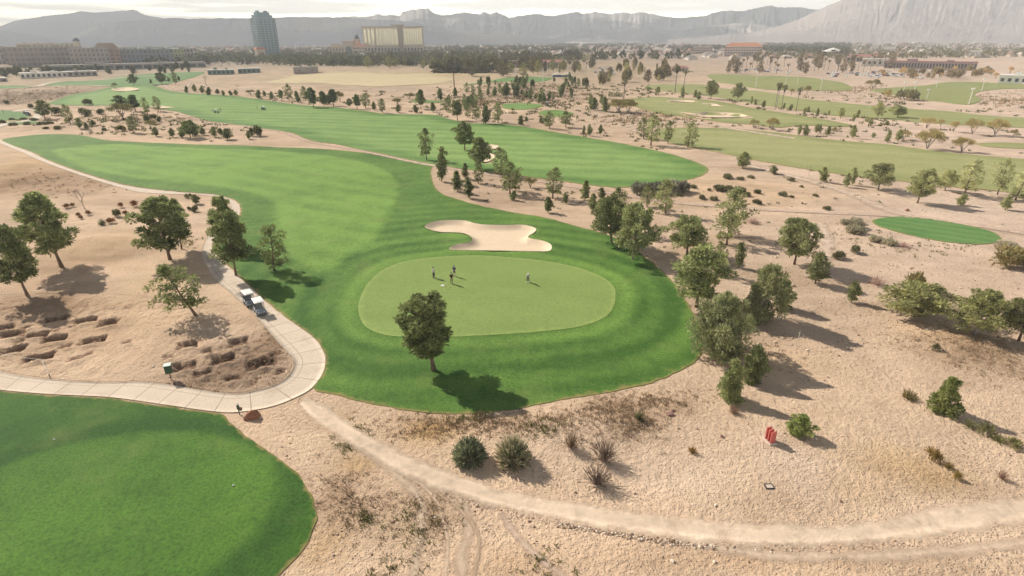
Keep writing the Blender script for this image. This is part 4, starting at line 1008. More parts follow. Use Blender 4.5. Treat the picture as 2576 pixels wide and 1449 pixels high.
plant('dry', 1520, 1160, 1098, 76, 'pale wispy twig bush, upper of two on the gravel', None, tint=(.8, .78, .78))
plant('dry', 1502, 1220, 1165, 84, 'bluish-grey twig bush, lower of two on the gravel', None, tint=(.6, .6, .66))
plant('weed', 1608, 1056, 1030, 28, 'small green tuft among brown weeds under the turf edge', None, proto=0)
plant('weed', 2284, 1002, 980, 44, 'low straw-coloured weed clump left of the lopsided young pine', None, proto=0, tint=(1.3, 1.1, .8))
plant('weed', 2352, 880, 866, 20, 'tiny bright green bush on brown gravel', None, proto=1)
plant('weed', 1742, 1138, 1121, 26, 'little rusty weed tuft between gravel stones', None, proto=0, tint=(1.7, 1.0, .6))
plant('dry', 1845, 1040, 1016, 34, 'thin dry sprig beside the foremost bushy conical pine', None, tint=(.8, .7, .6))
row('trailing from the lopsided young pine', 'weeds trailing down the east gravel', [('weed', 2440, 1075, 1055, 40, (1.3, 1.3, 1.2)), ('weed', 2475, 1092, 1070, 40, (1.3, 1.3, 1.2)), ('weed', 2510, 1110, 1092, 34, (1.2, 1.2, 1)), ('weed', 2545, 1122, 1106, 40, (1.2, 1.2, 1))], 'clump')
row('on the far east gravel', 'brown tufts on the far east gravel', [('weed', 2340, 1140, 1120, 26, (1.4, 1.0, .6)), ('weed', 2355, 1160, 1140, 30, (1.4, 1.0, .6)), ('weed', 2385, 1178, 1160, 24, (1.3, 1.0, .6)), ('weed', 2408, 1204, 1190, 20, (1.3, 1.0, .6)), ('dry', 2520, 1205, 1180, 30, (.7, .6, .5))], 'tuft')
row('among the dirt island pines', 'small bushes on the dirt island', [('rust', 169, 523, 513, 15), ('rust', 184, 520, 511, 9), ('rust', 198, 545, 535, 9), ('rust', 204, 551, 543, 10), ('rust', 223, 541, 530, 11), ('rust', 305, 522, 510, 10), ('rust', 339, 520, 505, 17), ('shrub', 296, 545, 528, 22), ('rust', 316, 542, 531, 13), ('weed', 257, 566, 549, 22), ('rust', 279, 562, 550, 20), ('weed', 474, 498, 489, 20), ('young', 494, 513, 490, 20), ('shrub', 491, 532, 518, 18), ('shrub', 477, 529, 520, 10)], 'bush')
for kind, bx, by, ty, wp, lab in (('grey', 2127, 565, 554, 28, 'leftmost grey shrub of the tight cluster west of the oval tee'), ('grey', 2151, 562, 548, 32, 'topmost grey shrub of the tight cluster west of the oval tee'), ('grey', 2154, 573, 557, 38, 'middle grey shrub of the tight cluster west of the oval tee'), ('grey', 2151, 585, 568, 46, 'lowest and widest grey shrub of the cluster west of the oval tee'), ('grey', 2199, 607, 594, 32, 'grey shrub under the oval tee, left of a wider one'), ('grey', 2233, 614, 600, 38, 'wide grey shrub in the middle below the oval tee'), ('dry', 2274, 621, 606, 34, 'thin dry grey bush below the oval tee'),
                                  ('shrub', 2151, 636, 619, 28, 'squarish dark shrub alone on gravel, upper of two'), ('shrub', 2109, 650, 633, 32, 'dark domed shrub alone on gravel, lower of two'), ('grey', 2530, 628, 610, 46, 'dark grey shrub at the right end of the oval tee'), ('grey', 2570, 640, 624, 40, 'grey shrub at the right edge behind the yellow bank'), ('dry', 1893, 562, 545, 34, 'wispy reddish bush on the pale gravel by the track'), ('dry', 2205, 716, 690, 48, 'dry twiggy bush left of the split-crowned tree', )):
    plant(kind, bx, by, ty, wp, lab, 'shrubs round the oval tee')
GRV = [(1832,449,438,30),(1811,479,467,34),(1860,481,470,26),(1744,473,465,16),(1709,493,486,16),(1767,500,491,20),(1796,503,494,20),(1833,475,467,20),(1869,483,475,14),(1878,493,484,20),(1905,486,477,18),(1905,512,502,22),(1968,492,484,22),(1990,455,447,18),(1784,480,474,10),(1862,452,445,20),(1990,497,491,12),(1972,486,481,10),(1888,448,441,18),(2080,527,519,20),(2016,471,466,10),(2052,494,488,14)]
row('on the ochre gravel field', 'flat dark shrubs dotted over the ochre gravel', [('flat',) + g for g in GRV], 'shrub')
for i, (bx, by, ty, wp, lab) in enumerate(((1610, 490, 462, 44, 'leftmost grey-blue thicket shrub at the fairway tip'), (1648, 488, 460, 46, 'second grey-blue thicket shrub at the fairway tip'), (1690, 484, 456, 44, 'third grey-blue thicket shrub at the fairway tip'), (1717, 483, 458, 36, 'rightmost grey-blue thicket shrub at the fairway tip'))):
    plant('grey', bx, by, ty, wp, lab, 'grey-blue thicket at the fairway tip', tint=(.75, .8, .9))
row('by the striped fairway spur', 'pines between the two fairways', [('thin', 1073, 402, 323, 42), ('pine', 1169, 378, 306, 52), ('pine', 1209, 426, 346, 60), ('young', 1111, 457, 373, 31), ('young', 1171, 450, 411, 17), ('young', 1151, 482, 431, 22), ('young', 1181, 499, 448, 27), ('thin', 1203, 462, 403, 30), ('thin', 1283, 488, 408, 58), ('thin', 1298, 481, 426, 30), ('thin', 1262, 440, 371, 50), ('thin', 1390, 499, 422, 54), ('young', 1472, 503, 456, 20), ('young', 1291, 504, 480, 16), ('young', 1423, 512, 485, 15), ('young', 1379, 535, 496, 22), ('young', 1491, 532, 488, 21), ('young', 1514, 505, 474, 20), ('mesq', 1334, 472, 446, 34)])
row('behind the striped fairway', 'trees along the back of the striped fairway', [('young', 651, 248, 227, 13), ('young', 666, 243, 228, 9), ('young', 683, 251, 231, 12), ('pine', 709, 254, 226, 18, (.6, .75, .6)), ('thin', 728, 253, 211, 24), ('young', 750, 258, 230, 14), ('thin', 768, 252, 217, 22), ('pine', 789, 271, 221, 29, (.55, .72, .6)), ('pine', 815, 268, 230, 22, (.55, .72, .6)), ('pine', 839, 267, 225, 26, (.55, .72, .6)), ('shrub', 826, 262, 244, 20), ('mesq', 856, 257, 229, 20), ('pine', 879, 273, 248, 18, (.6, .75, .65)), ('pine', 899, 274, 237, 20, (.6, .75, .65)), ('thin', 920, 272, 236, 27), ('young', 941, 278, 256, 11), ('thin', 963, 284, 248, 24), ('young', 1001, 283, 264, 17), ('pine', 1059, 274, 226, 28, (.8, .9, .8)), ('young', 1046, 284, 265, 12), ('young', 1089, 282, 258, 13), ('thin', 1124, 282, 245, 24), ('pine', 1151, 303, 252, 42), ('thin', 1176, 296, 263, 18), ('thin', 1198, 303, 263, 26), ('young', 1221, 312, 267, 26), ('thin', 1253, 309, 258, 28), ('mesq', 1029, 249, 234, 30), ('mesq', 1000, 262, 248, 28), ('mesq', 961, 238, 228, 17), ('mesq', 920, 234, 227, 14)])
row('beyond the striped fairway tip', 'trees beyond the striped fairway tip', [('young', 1310, 315, 292, 14), ('young', 1324, 307, 293, 10), ('young', 1360, 309, 291, 10), ('thin', 1383, 323, 281, 30), ('thin', 1423, 320, 280, 38), ('shrub', 1370, 310, 298, 24), ('young', 1468, 337, 316, 8), ('young', 1482, 342, 313, 13), ('young', 1510, 339, 314, 11), ('young', 1485, 268, 238, 12), ('young', 1493, 277, 246, 20), ('young', 1513, 264, 238, 11), ('young', 1522, 281, 246, 22)])
G = 'pines at the head of the dormant fairway'
for a in (('thin', 1619, 349, 296, 32, 'leftmost pine of the four at the head of the dormant fairway'), ('thin', 1637, 366, 290, 46, 'tallest fullest pine of the four at the head of the dormant fairway'), ('thin', 1680, 361, 304, 30, 'sparse third pine at the head of the dormant fairway'), ('thin', 1730, 371, 307, 40, 'rightmost pine of the four at the head of the dormant fairway')): plant(*a, G)
plant('young', 1868, 423, 383, 32, 'plump young pine on the near edge of the pale east fairway', None, proto=1)
plant('mesq', 1556, 282, 249, 58, 'broad yellow mesquite, left one of the pair by the sandy track', None); plant('mesq', 1580, 284, 250, 44, 'broad yellow mesquite, right one of the pair by the sandy track', None)
row('along the near edge of the pale east fairway', 'trees along the near edge of the dormant fairway', [('round', 2209, 477, 409, 72), ('round', 2308, 511, 423, 66), ('round', 2377, 479, 426, 46), ('thin', 2425, 491, 402, 60), ('thin', 2509, 489, 398, 46), ('thin', 2554, 503, 432, 52), ('young', 2416, 516, 488, 20), ('young', 2528, 528, 493, 24), ('young', 2070, 458, 421, 19), ('young', 2128, 471, 436, 16), ('young', 2144, 466, 423, 17), ('young', 1946, 438, 417, 22), ('bare', 2034, 442, 414, 16)])
row('along the far edge of the pale east fairway', 'trees along the far edge of the dormant fairway', [('young', 2009, 340, 314, 11), ('young', 2026, 341, 314, 14), ('young', 2053, 335, 312, 11), ('young', 2062, 335, 312, 11), ('young', 2082, 340, 318, 12), ('mesq', 2097, 336, 320, 12), ('young', 2144, 348, 315, 16), ('young', 2196, 346, 334, 12), ('young', 2231, 358, 328, 13), ('young', 2258, 356, 325, 15), ('mesq', 1940, 327, 297, 32), ('mesq', 2332, 375, 326, 62), ('mesq', 2419, 382, 345, 50), ('mesq', 1897, 322, 300, 26), ('mesq', 2272, 352, 328, 36)])
row('on the pale strip between the east fairways', 'trees on the pale strip between fairways', [('young', 1890, 263, 243, 7), ('young', 1900, 264, 250, 8), ('young', 1920, 272, 254, 10), ('young', 1970, 277, 259, 7), ('young', 1988, 277, 263, 9), ('young', 2023, 287, 271, 8), ('young', 2033, 281, 268, 8), ('young', 2055, 293, 273, 8), ('young', 2084, 291, 278, 6), ('round', 2114, 299, 271, 17), ('young', 2146, 307, 288, 9), ('young', 2156, 297, 277, 9), ('round', 2207, 298, 256, 26), ('round', 2258, 296, 264, 42), ('young', 2181, 308, 294, 9), ('young', 2190, 315, 297, 14), ('young', 2231, 315, 304, 10), ('mesq', 2330, 323, 294, 42), ('mesq', 2398, 332, 304, 22), ('mesq', 2445, 338, 298, 42), ('mesq', 2502, 340, 300, 46), ('mesq', 2548, 345, 325, 18), ('mesq', 2365, 318, 300, 16)])
row('near the east fairway bunkers', 'trees above the east fairway', [('young', 1630, 232, 217, 7), ('round', 1655, 237, 218, 13), ('young', 1717, 248, 217, 12), ('round', 1788, 249, 202, 34), ('round', 1854, 252, 208, 29), ('young', 1748, 246, 227, 9), ('young', 1757, 252, 231, 11), ('mesq', 2195, 224, 199, 34), ('mesq', 2227, 259, 222, 20), ('shrub', 2282, 252, 226, 46), ('mesq', 2030, 236, 216, 16), ('mesq', 1990, 240, 222, 14)])
row('standing on the pale strip by the palms', 'fan palms between the fairways', [('palm', 1949, 276, 207, 13), ('palm', 1953, 273, 206, 13), ('palm', 1965, 277, 212, 14), ('palm', 2002, 280, 218, 17), ('palm', 1698, 233, 164, 20), ('palm', 1720, 219, 174, 20), ('palm', 1569, 249, 202, 22)], 'palm')
row('in the short row by the palm', 'small dark cypresses by the palm', [('cypress', 1532 + 4.6 * i, 243 + .1 * i, 230 + (i * 37 % 4), 4.2) for i in range(8)], 'cypress')
row('on the scrub mound left', 'trees on the scrubby mound by the left fairway', [('pine', 114, 300, 253, 34, (.9, .85, .8)), ('thin', 178, 312, 263, 29, (.8, .75, .7)), ('mesq', 309, 297, 260, 56), ('pine', 305, 270, 240, 31, (.5, .62, .55)), ('pine', 341, 280, 239, 30, (.5, .62, .55)), ('thin', 372, 287, 245, 21), ('thin', 399, 280, 242, 24), ('shrub', 222, 265, 250, 19), ('young', 201, 322, 297, 15), ('young', 219, 326, 308, 11), ('young', 235, 315, 302, 12), ('shrub', 215, 292, 273, 30), ('shrub', 254, 287, 274, 21), ('shrub', 262, 329, 321, 10), ('yellow', 304, 330, 315, 25), ('thin', 337, 334, 293, 31), ('mesq', 381, 323, 303, 26), ('young', 394, 343, 320, 16), ('shrub', 370, 308, 289, 18), ('young', 401, 307, 293, 12), ('shrub', 386, 300, 288, 16), ('round', 479, 347, 302, 46, (.8, .9, .75)), ('young', 458, 346, 326, 19), ('young', 434, 345, 322, 14), ('young', 492, 341, 322, 15), ('young', 511, 340, 321, 15), ('young', 541, 345, 319, 17), ('young', 573, 351, 324, 25), ('young', 557, 338, 323, 15), ('young', 626, 350, 329, 13), ('shrub', 646, 342, 318, 30), ('shrub', 145, 290, 270, 24), ('shrub', 78, 272, 262, 16), ('shrub', 16, 262, 252, 12)])
row('round the little left tees', 'dark low shrubs round the left tees', [('flat', 3, 311, 302, 18), ('flat', 30, 302, 297, 12), ('flat', 34, 316, 308, 18), ('flat', 67, 314, 307, 20), ('flat', 107, 314, 306, 22), ('flat', 127, 312, 306, 14), ('flat', 116, 324, 319, 14), ('flat', 145, 325, 317, 16), ('flat', 60, 301, 296, 16), ('flat', 85, 303, 297, 18)], 'shrub')
row('around the far left green', 'trees around the far left green', [('round', 336, 214, 186, 22, (.6, .7, .6)), ('round', 408, 212, 182, 26, (.7, .8, .7)), ('thin', 442, 213, 180, 18, (.8, .85, .8)), ('young', 380, 210, 199, 6), ('young', 425, 206, 193, 8), ('young', 451, 204, 192, 8), ('bare', 520, 216, 188, 34), ('young', 470, 234, 217, 10), ('young', 491, 232, 213, 11), ('young', 509, 235, 216, 14), ('young', 526, 240, 220, 12), ('young', 548, 237, 224, 11), ('young', 563, 242, 228, 9), ('young', 581, 240, 228, 9), ('young', 594, 240, 226, 10), ('mesq', 630, 238, 226, 22), ('mesq', 290, 225, 208, 14), ('bare', 598, 228, 210, 14)])

# ------------------------------------------------------------------ belts of trees further off
def belt(poly, n, kinds, hr, wr, label, group, tint=None, seed=0):
    r = random.Random(seed); P = np.array(poly, float); lo, hi = P.min(0), P.max(0); k = 0; pts = []
    while k < n:
        x, y = r.uniform(lo[0], hi[0]), r.uniform(lo[1], hi[1])
        if not inside(P, np.array([x]), np.array([y]))[0]: continue
        if any(abs(x - a) < 4 and abs(y - b) < 2 for a, b in pts): continue
        pts.append((x, y)); k += 1
        h = r.uniform(*hr); kd = r.choice(kinds); w = h * r.uniform(*wr)
        if kd == 'palm': w = 4.2
        plant(kd, x, y, 0, 0, label, group, h=h, w=w, tint=tint)
belt([(1195,214),(1280,206),(1340,210),(1450,200),(1495,214),(1440,240),(1380,262),(1290,250),(1200,240)], 58, ['young', 'young', 'thin', 'shrub'], (3, 7), (.45, .6), 'young pine or shrub scattered over the brushy mound beside the far green', 'pines on the brushy mound', (.85, .95, .85), 1)
belt([(1080,262),(1190,225),(1220,250),(1180,280)], 12, ['young', 'thin'], (4, 7), (.45, .6), 'young pine on the slope between brushy mound and striped fairway', 'pines on the slope below the mound', (.85, .95, .85), 2)
belt([(870,170),(1000,178),(1100,182),(1220,192),(1400,186),(1400,150),(1250,142),(1000,148),(880,158)], 95, ['farpine', 'farpine', 'thin'], (9, 15), (.6, .9), 'tall dusty tree in the wood behind the dry field', 'wood behind the dry field', (1.15, 1.0, .9), 3)
belt([(1240,190),(1480,186),(1510,150),(1320,142)], 42, ['farpine', 'thin', 'palm'], (8, 14), (.5, .8), 'dusty tree standing around the low clubhouse', 'trees round the clubhouse', (1.2, 1.05, .95), 4)
belt([(1480,215),(1640,208),(1760,190),(1620,165),(1500,180)], 34, ['farpine', 'thin', 'shrub'], (5, 11), (.5, .8), 'tree in the loose grove left of the driving range', 'grove left of the range', (1.3, 1.1, 1.05), 5)
belt([(1830,185),(2020,188),(2260,178),(2240,160),(1960,148),(1830,160)], 75, ['palm', 'palm', 'palm', 'farpine'], (9, 15), (.5, .7), 'tree in the dense palm grove below the orange-roofed resort', 'palm grove by the resort', (1.3, 1.1, 1.1), 6)
belt([(2180,205),(2570,200),(2576,185),(2420,176),(2200,186)], 36, ['farpine', 'shrub', 'mesq'], (4, 8), (.7, 1.1), 'round tree around the car parks of the low arcade', 'trees round the arcade car parks', (1.35, 1.15, 1.15), 7)
belt([(500,170),(690,162),(860,166),(900,150),(760,118),(560,116),(490,140)], 70, ['farpine', 'farpine', 'palm'], (7, 12), (.6, .9), 'dark tree among the car parks below the glass tower', 'trees below the tower', (.75, .8, .75), 8)
belt([(0,196),(250,192),(500,182),(500,172),(250,178),(0,184)], 44, ['farpine', 'farpine', 'shrub'], (5, 9), (.6, .9), 'dark tree in front of the brown apartment blocks', 'trees before the apartment blocks', (.75, .78, .72), 9)
belt([(1060,150),(1250,128),(1500,126),(1800,140),(1820,118),(1450,108),(1100,112)], 110, ['farpine'], (8, 14), (.7, 1.0), 'far small tree on the plain beyond the hotel', 'far trees beyond the hotel', (1.1, 1.0, .95), 10)
# ------------------------------------------------------------------ golf carts
M_WHITE = plain('white_panel', (.80, .79, .76), .4, var=.04); M_CREAM = plain('cream_panel', (.70, .66, .58), .4, var=.05)
M_BLACK = plain('black_plastic', (.03, .03, .032), .6, var=.2); M_TYRE = plain('tyre_rubber', (.025, .025, .025), .85, var=.2)
M_GREY = plain('grey_body_panel', (.42, .44, .46), .35, var=.06); M_STEEL = plain('steel', (.45, .45, .45), .35, .8, var=.05)
M_SEAT = plain('dark_vinyl', (.07, .07, .075), .6, var=.08); M_BAG = plain('navy_cloth', (.04, .05, .10), .8, var=.2); M_BAGR = plain('maroon_cloth', (.16, .03, .03), .8, var=.2)
def cart_parts(t, body_m):
    b = MB()
    b.prism([(-1.15, .30), (1.05, .28), (1.22, .38), (1.20, .62), (1.02, .86), (.78, .90), (.66, .46), (.05, .42), (0, .62), (-.62, .66), (-.70, .80), (-1.18, .78), (-1.22, .45)], -.56, .56)
    b.obj('body', body_m, t, .03)
    s = MB(); s.box((-.32, 0, .73), (.52, 1.02, .14)); so_ = s.obj('seat', M_SEAT, t, .04)
    s = MB(); s.box((-.62, 0, 1.0), (.12, 1.02, .38)); s.obj('backrest', M_SEAT, so_, .04)
    r = MB(); r.box((-.12, 0, 1.86), (2.0, 1.22, .07)); r.box((-.12, 0, 1.91), (1.7, 1.0, .05), 0, .9); r.obj('roof', M_WHITE, t, .03)
    for x0, x1, y in ((.80, .66, .53), (.80, .66, -.53), (-.85, -.80, .53), (-.85, -.80, -.53)):
        MB().tube([(x0, y, .82), (x1, y * .98, 1.84)], .022, 6).obj('roof_post', M_BLACK, t)
    w = MB(); w.prism([(.815, .92), (.69, 1.78), (.70, 1.79), (.825, .93)], -.5, .5); w.obj('windshield', GLASS, t)
    st = MB(); st.tube([(.62, .25, .72), (.38, .25, 1.02)], .02, 6); st.tube([(.38 + .09 * math.sin(a) * .77, .25 + .17 * math.cos(a), 1.02 + .15 * math.sin(a)) for a in [i * 6.2832 / 12 for i in range(13)]], .016, 5, False); st.obj('steering_wheel', M_BLACK, t)
    for x in (.80, -.78):
        for y in (.50, -.50):
            wm = MB(); wm.tube([(x, y - .1, .23), (x, y + .1, .23)], .23, 14); wo = wm.obj('wheel', M_TYRE, t, .02)
            h = MB(); h.tube([(x, y - .11, .23), (x, y + .11, .23)], .12, 10); h.obj('hubcap', M_STEEL, wo)
    for y in (.36, -.36): MB().box((1.19, y, .60), (.06, .16, .09)).obj('headlight', M_WHITE, t)
    rk = MB(); rk.box((-1.08, 0, .60), (.34, 1.0, .05)); rk.tube([(-1.05, -.45, 1.12), (-1.05, .45, 1.12)], .02, 6); rk.tube([(-.86, -.45, 1.1), (-1.05, -.45, 1.12)], .018, 5); rk.tube([(-.86, .45, 1.1), (-1.05, .45, 1.12)], .018, 5); rk.obj('bag_rack', M_BLACK, t)
def bag_mesh(mat):
    m = MB(); m.lathe((0, 0, 0), [(.11, 0), (.13, .05), (.125, .45), (.14, .78), (.12, .80)], 10); m.box((.13, 0, .35), (.08, .18, .36))
    for i in range(6):
        a = i * 1.05; m.tube([(.06 * math.cos(a), .06 * math.sin(a), .75), (.08 * math.cos(a), .08 * math.sin(a), 1.05)], .012, 4); m.box((.08 * math.cos(a) + .02, .08 * math.sin(a), 1.07), (.08, .03, .04))
    return m.mesh('golf_bag', mat, smooth_=False)
k = NT('clear_plastic', .05, .5); k.base((.25, .28, .30)); k.b.inputs['Alpha'].default_value = .25; GLASS = k.m
def children(o): return list(o.children)
def dup(o, loc, rz, label, group=None, scale=1.0):
    c = o.copy(); COL.objects.link(c); c.location = loc; c.rotation_euler = (0, 0, rz); c['label'] = label; c.scale = (scale,) * 3
    if group: c['group'] = group
    def rec(a, b):
        for ch in list(a.children):
            d = ch.copy(); COL.objects.link(d); d.parent = b; rec(ch, d)
    rec(o, c)
    return c
pdir = flat(652, 790) - flat(628, 762); prz = math.atan2(pdir[1], pdir[0])
p1 = at(629, 768)
cart = thing('golf_cart', 'white-roofed golf cart parked on the path, half in the pine shadow, rear one of two', 'golf cart', p1 + Vector((0, 0, .1)), prz, 'golf carts')
cart_parts(cart, plain('blue_grey_panel', (.20, .23, .27), .35, var=.08))
p2 = at(655, 789)
def put_bags(p, rz, la, lb):
    for dy, mat, lab in ((.24, M_BAG, la), (-.24, M_BAGR, lb)):
        q = p + Vector((-1.08 * math.cos(rz) - dy * math.sin(rz), -1.08 * math.sin(rz) + dy * math.cos(rz), .63))
        o = link('golf_bag', bag_mesh(mat)); o.location = q; o.rotation_euler = (0, -.15, rz); tag(o, lab, 'golf bag', 'golf bags on the parked carts')
put_bags(p1 + Vector((0, 0, .1)), prz, 'navy golf bag on the rear parked golf cart', 'maroon golf bag on the rear parked golf cart')
dup(cart, p2 + Vector((0, 0, .1)), prz - .06, 'white-roofed golf cart parked in full sun on the path, front one of two', 'golf carts')
put_bags(p2 + Vector((0, 0, .1)), prz - .06, 'navy golf bag on the sunlit front golf cart', 'maroon golf bag on the sunlit front golf cart')
for bx, by, rz, lab in ((545, 284, .3, 'golf cart on the striped fairway between two standing golfers'), (663, 277, 2.6, 'golf cart on the striped fairway with one golfer beside it'), (391, 216, .2, 'tiny golf cart near the far left green, left of a pair'), (397, 216, .5, 'tiny golf cart near the far left green, right of a pair'), (66, 287, .1, 'golf cart parked by the small left tee'), (72, 291, 2.9, 'dark golf cart in front of another at the small left tee'), (1376, 266, 1.0, 'golf cart beside the small grass tee beyond the striped fairway')):
    dup(cart, at(bx, by) + Vector((0, 0, .1)), rz, lab, 'golf carts')

# ------------------------------------------------------------------ people
def skin_obj(name, pts, edges, mat, parent, root=0, sub=1):
    me = bpy.data.meshes.new(name); bm = bmesh.new(); lay = bm.verts.layers.skin.verify()
    vs = []
    for i, (p, r) in enumerate(pts):
        v = bm.verts.new(p); v[lay].radius = (r, r) if isinstance(r, (int, float)) else r; v[lay].use_root = (i == root); vs.append(v)
    for a, b in edges: bm.edges.new((vs[a], vs[b]))
    bm.to_mesh(me); bm.free(); me.materials.append(mat)
    o = link(name, me, parent)
    m = o.modifiers.new('Skin', 'SKIN'); m.use_smooth_shade = True
    if sub: s_ = o.modifiers.new('Subdivision', 'SUBSURF'); s_.levels = sub; s_.render_levels = sub
    return o
M_SKIN = plain('skin', (.50, .32, .23), .6, var=.08); M_HAIR = plain('dark_hair', (.05, .035, .025), .8, var=.2)
def person(label, loc, rz, shirt, legs, cap, pose, shorts=False, group='golfers on the putting green'):
    """pose: stand (hands together at a club), putt (bent over), lean (one hand on a club)"""
    t = thing('person', label, 'person', loc, rz, group)
    if pose == 'putt':
        pel, wst, chs, nck, hd = (-.10, 0, .90), (0, 0, 1.05), (.20, 0, 1.26), (.34, 0, 1.36), (.44, 0, 1.42)
        hands = ((.42, .05, .78), (.44, -.03, .72)); elb = ((.30, .20, .98), (.30, -.20, .98)); sh = ((.24, .19, 1.28), (.24, -.19, 1.28))
    else:
        pel, wst, chs, nck, hd = (0, 0, .92), (0, 0, 1.08), (.01, 0, 1.34), (.01, 0, 1.50), (.035, 0, 1.62)
        sh = ((0, .19, 1.42), (0, -.19, 1.42))
        if pose == 'lean': hands = ((.12, .25, .86), (.24, -.26, .90)); elb = ((-.02, .27, 1.13), (.02, -.28, 1.14))
        else: hands = ((.27, .05, .98), (.28, -.04, .95)); elb = ((.06, .26, 1.14), (.06, -.26, 1.14))
    hip = ((pel[0], .09, pel[2] - .05), (pel[0], -.09, pel[2] - .05)); kn = ((pel[0] + .06 if pose != 'putt' else .02, .12, .49), (pel[0] + .05 if pose != 'putt' else .02, -.12, .49))
    an = ((0, .13, .09), (0, -.13, .09)) if pose != 'putt' else ((-.02, .15, .09), (-.02, -.15, .09))
    pts = [(pel, .12), (wst, .11), (chs, .125), (nck, .055), (hd, .095)]; ed = [(0, 1), (1, 2), (2, 3), (3, 4)]
    pts.append(((hd[0] + .01, 0, hd[2] + .10), .085)); ed.append((4, 5)); pts.append(((hd[0] + .10, 0, hd[2] + .0), .022)); ed.append((4, 6))
    for s in range(2):
        i = len(pts); sg = 1 if s == 0 else -1
        h = Vector(hands[s]); e = Vector(elb[s]); d = (h - e).normalized()
        pts += [(sh[s], .055), (elb[s], .042), (tuple(h - d * .03), .028), (tuple(h + d * .05), (.034, .022))]
        ed += [(2, i), (i, i + 1), (i + 1, i + 2), (i + 2, i + 3)]
        sd = d.cross(Vector((0, 0, 1))).normalized() if abs(d.z) < .95 else Vector((0, 1, 0))
        for f in range(4):
            j = len(pts); o = sd * ((f - 1.5) * .019); L = (.07, .082, .078, .06)[f]
            q = h + d * .06 + o; pts += [(tuple(q + d * L * .5 + Vector((0, 0, -.008))), .0085), (tuple(q + d * L * .8 - sd.cross(d) * .03), .008)]; ed += [(i + 3, j), (j, j + 1)]
        j = len(pts); q = h + sd * .034 * sg; pts += [(tuple(q + d * .03), .0095), (tuple(q + d * .07 + sd * sg * .012), .0085)]; ed += [(i + 2, j), (j, j + 1)]
        i = len(pts)
        pts += [(hip[s], .085), (kn[s], .06), (an[s], .042), ((an[s][0] + .12, an[s][1] * 1.1, .04), (.045, .03))]; ed += [(0, i), (i, i + 1), (i + 1, i + 2), (i + 2, i + 3)]
    skin_obj('body', pts, ed, M_SKIN, t)
    pts = [((pel[0], 0, pel[2] + .02), .15), (wst, .145), (chs, .155), ((nck[0] * .8 + chs[0] * .2, 0, nck[2] - .07), .09)]; ed = [(0, 1), (1, 2), (2, 3)]
    for s in range(2):
        i = len(pts); m_ = tuple(Vector(sh[s]).lerp(Vector(elb[s]), .8)); pts += [(sh[s], .078), (m_, .066)]; ed += [(2, i), (i, i + 1)]
    skin_obj('shirt', pts, ed, shirt, t, 1)
    pts = [((pel[0], 0, pel[2] + .06), .15), ((pel[0], 0, pel[2] - .06), .13)]; ed = [(0, 1)]
    for s in range(2):
        i = len(pts); lo = tuple(Vector(kn[s]).lerp(Vector(hip[s]), .12)) if shorts else kn[s]
        pts += [(hip[s], .105), (lo, .085)]; ed += [(1, i), (i, i + 1)]
        if not shorts: pts.append(((an[s][0], an[s][1], .12), .068)); ed.append((i + 1, i + 2))
    skin_obj('trousers', pts, ed, legs, t, 0)
    c = MB(); c.lathe((hd[0], 0, hd[2] + .05), [(.105, 0), (.108, .04), (.09, .09), (.05, .125), (.01, .135)], 12); c.box((hd[0] + .13, 0, hd[2] + .06), (.13, .15, .015)); c.obj('cap', cap, t, smooth_=True)
    for y in (.035, -.035):
        e = MB(); e.lathe((hd[0] + .088, y, hd[2] + .015), [(.003, -.01), (.012, 0), (.003, .01)], 6); e.obj('eye', M_BLACK, t)
    for s in range(2):
        sm = MB(); sm.box((an[s][0] + .06, an[s][1] * 1.05, .035), (.28, .10, .07)); sm.obj('shoe', M_WHITE if shorts or pose == 'putt' else M_BLACK, t, .02)
    return t
M_NAVY = plain('navy_shirt_cloth', (.05, .05, .16), .9, var=.15); M_WCLOTH = plain('white_shirt_cloth', (.75, .75, .74), .9, var=.05); M_KHAKI = plain('khaki_cloth', (.16, .14, .10), .9, var=.1); M_DARK = plain('charcoal_cloth', (.03, .03, .035), .9, var=.2); M_BLUEW = plain('pale_blue_cloth', (.50, .58, .72), .9, var=.12); M_OLIVEC = plain('dark_olive_cloth', (.05, .055, .035), .9, var=.15)
def putter(loc, rz, a, b, label):
    m = MB(); m.tube([a, b], [.013, .008], 6); o = m.obj('golf_putter', M_STEEL); o.location = loc; o.rotation_euler = (0, 0, rz); tag(o, label, 'golf club', 'putters held by the golfers')
    h = MB(); h.box((b[0], b[1] + .04, b[2] + .012), (.03, .12, .03)); h.obj('club_head', M_STEEL, o); g = MB(); A, B = Vector(a), Vector(b); g.tube([A, A.lerp(B, .25)], .016, 6); g.obj('grip', M_BLACK, o)
q = at(1091, 700) + Vector((0, 0, .085)); pw = person('golfer in white shirt and dark trousers waiting at the left of the group', q, -.5, M_WCLOTH, M_DARK, M_BLACK, 'lean'); putter(q, -.5, (.26, -.26, .92), (.34, -.30, .01), 'putter leaned on by the white-shirted golfer')
q = at(1143.5, 696) + Vector((0, 0, .085)); pn_ = person('golfer in navy shirt and shorts, bare-legged, standing at the back', q, -1.9, M_NAVY, M_NAVY, M_BAG, 'stand', True); putter(q, -1.9, (.29, 0, 1.02), (.36, .02, .01), 'putter held by the golfer in navy')
q = at(1136.5, 715) + Vector((0, 0, .085)); pd = person('golfer in all dark olive clothes next to the flagstick lying on the green', q, -1.2, M_OLIVEC, M_KHAKI, M_BLACK, 'stand'); putter(q, -1.2, (.29, 0, 1.02), (.36, .02, .01), 'putter held by the dark-clothed golfer')
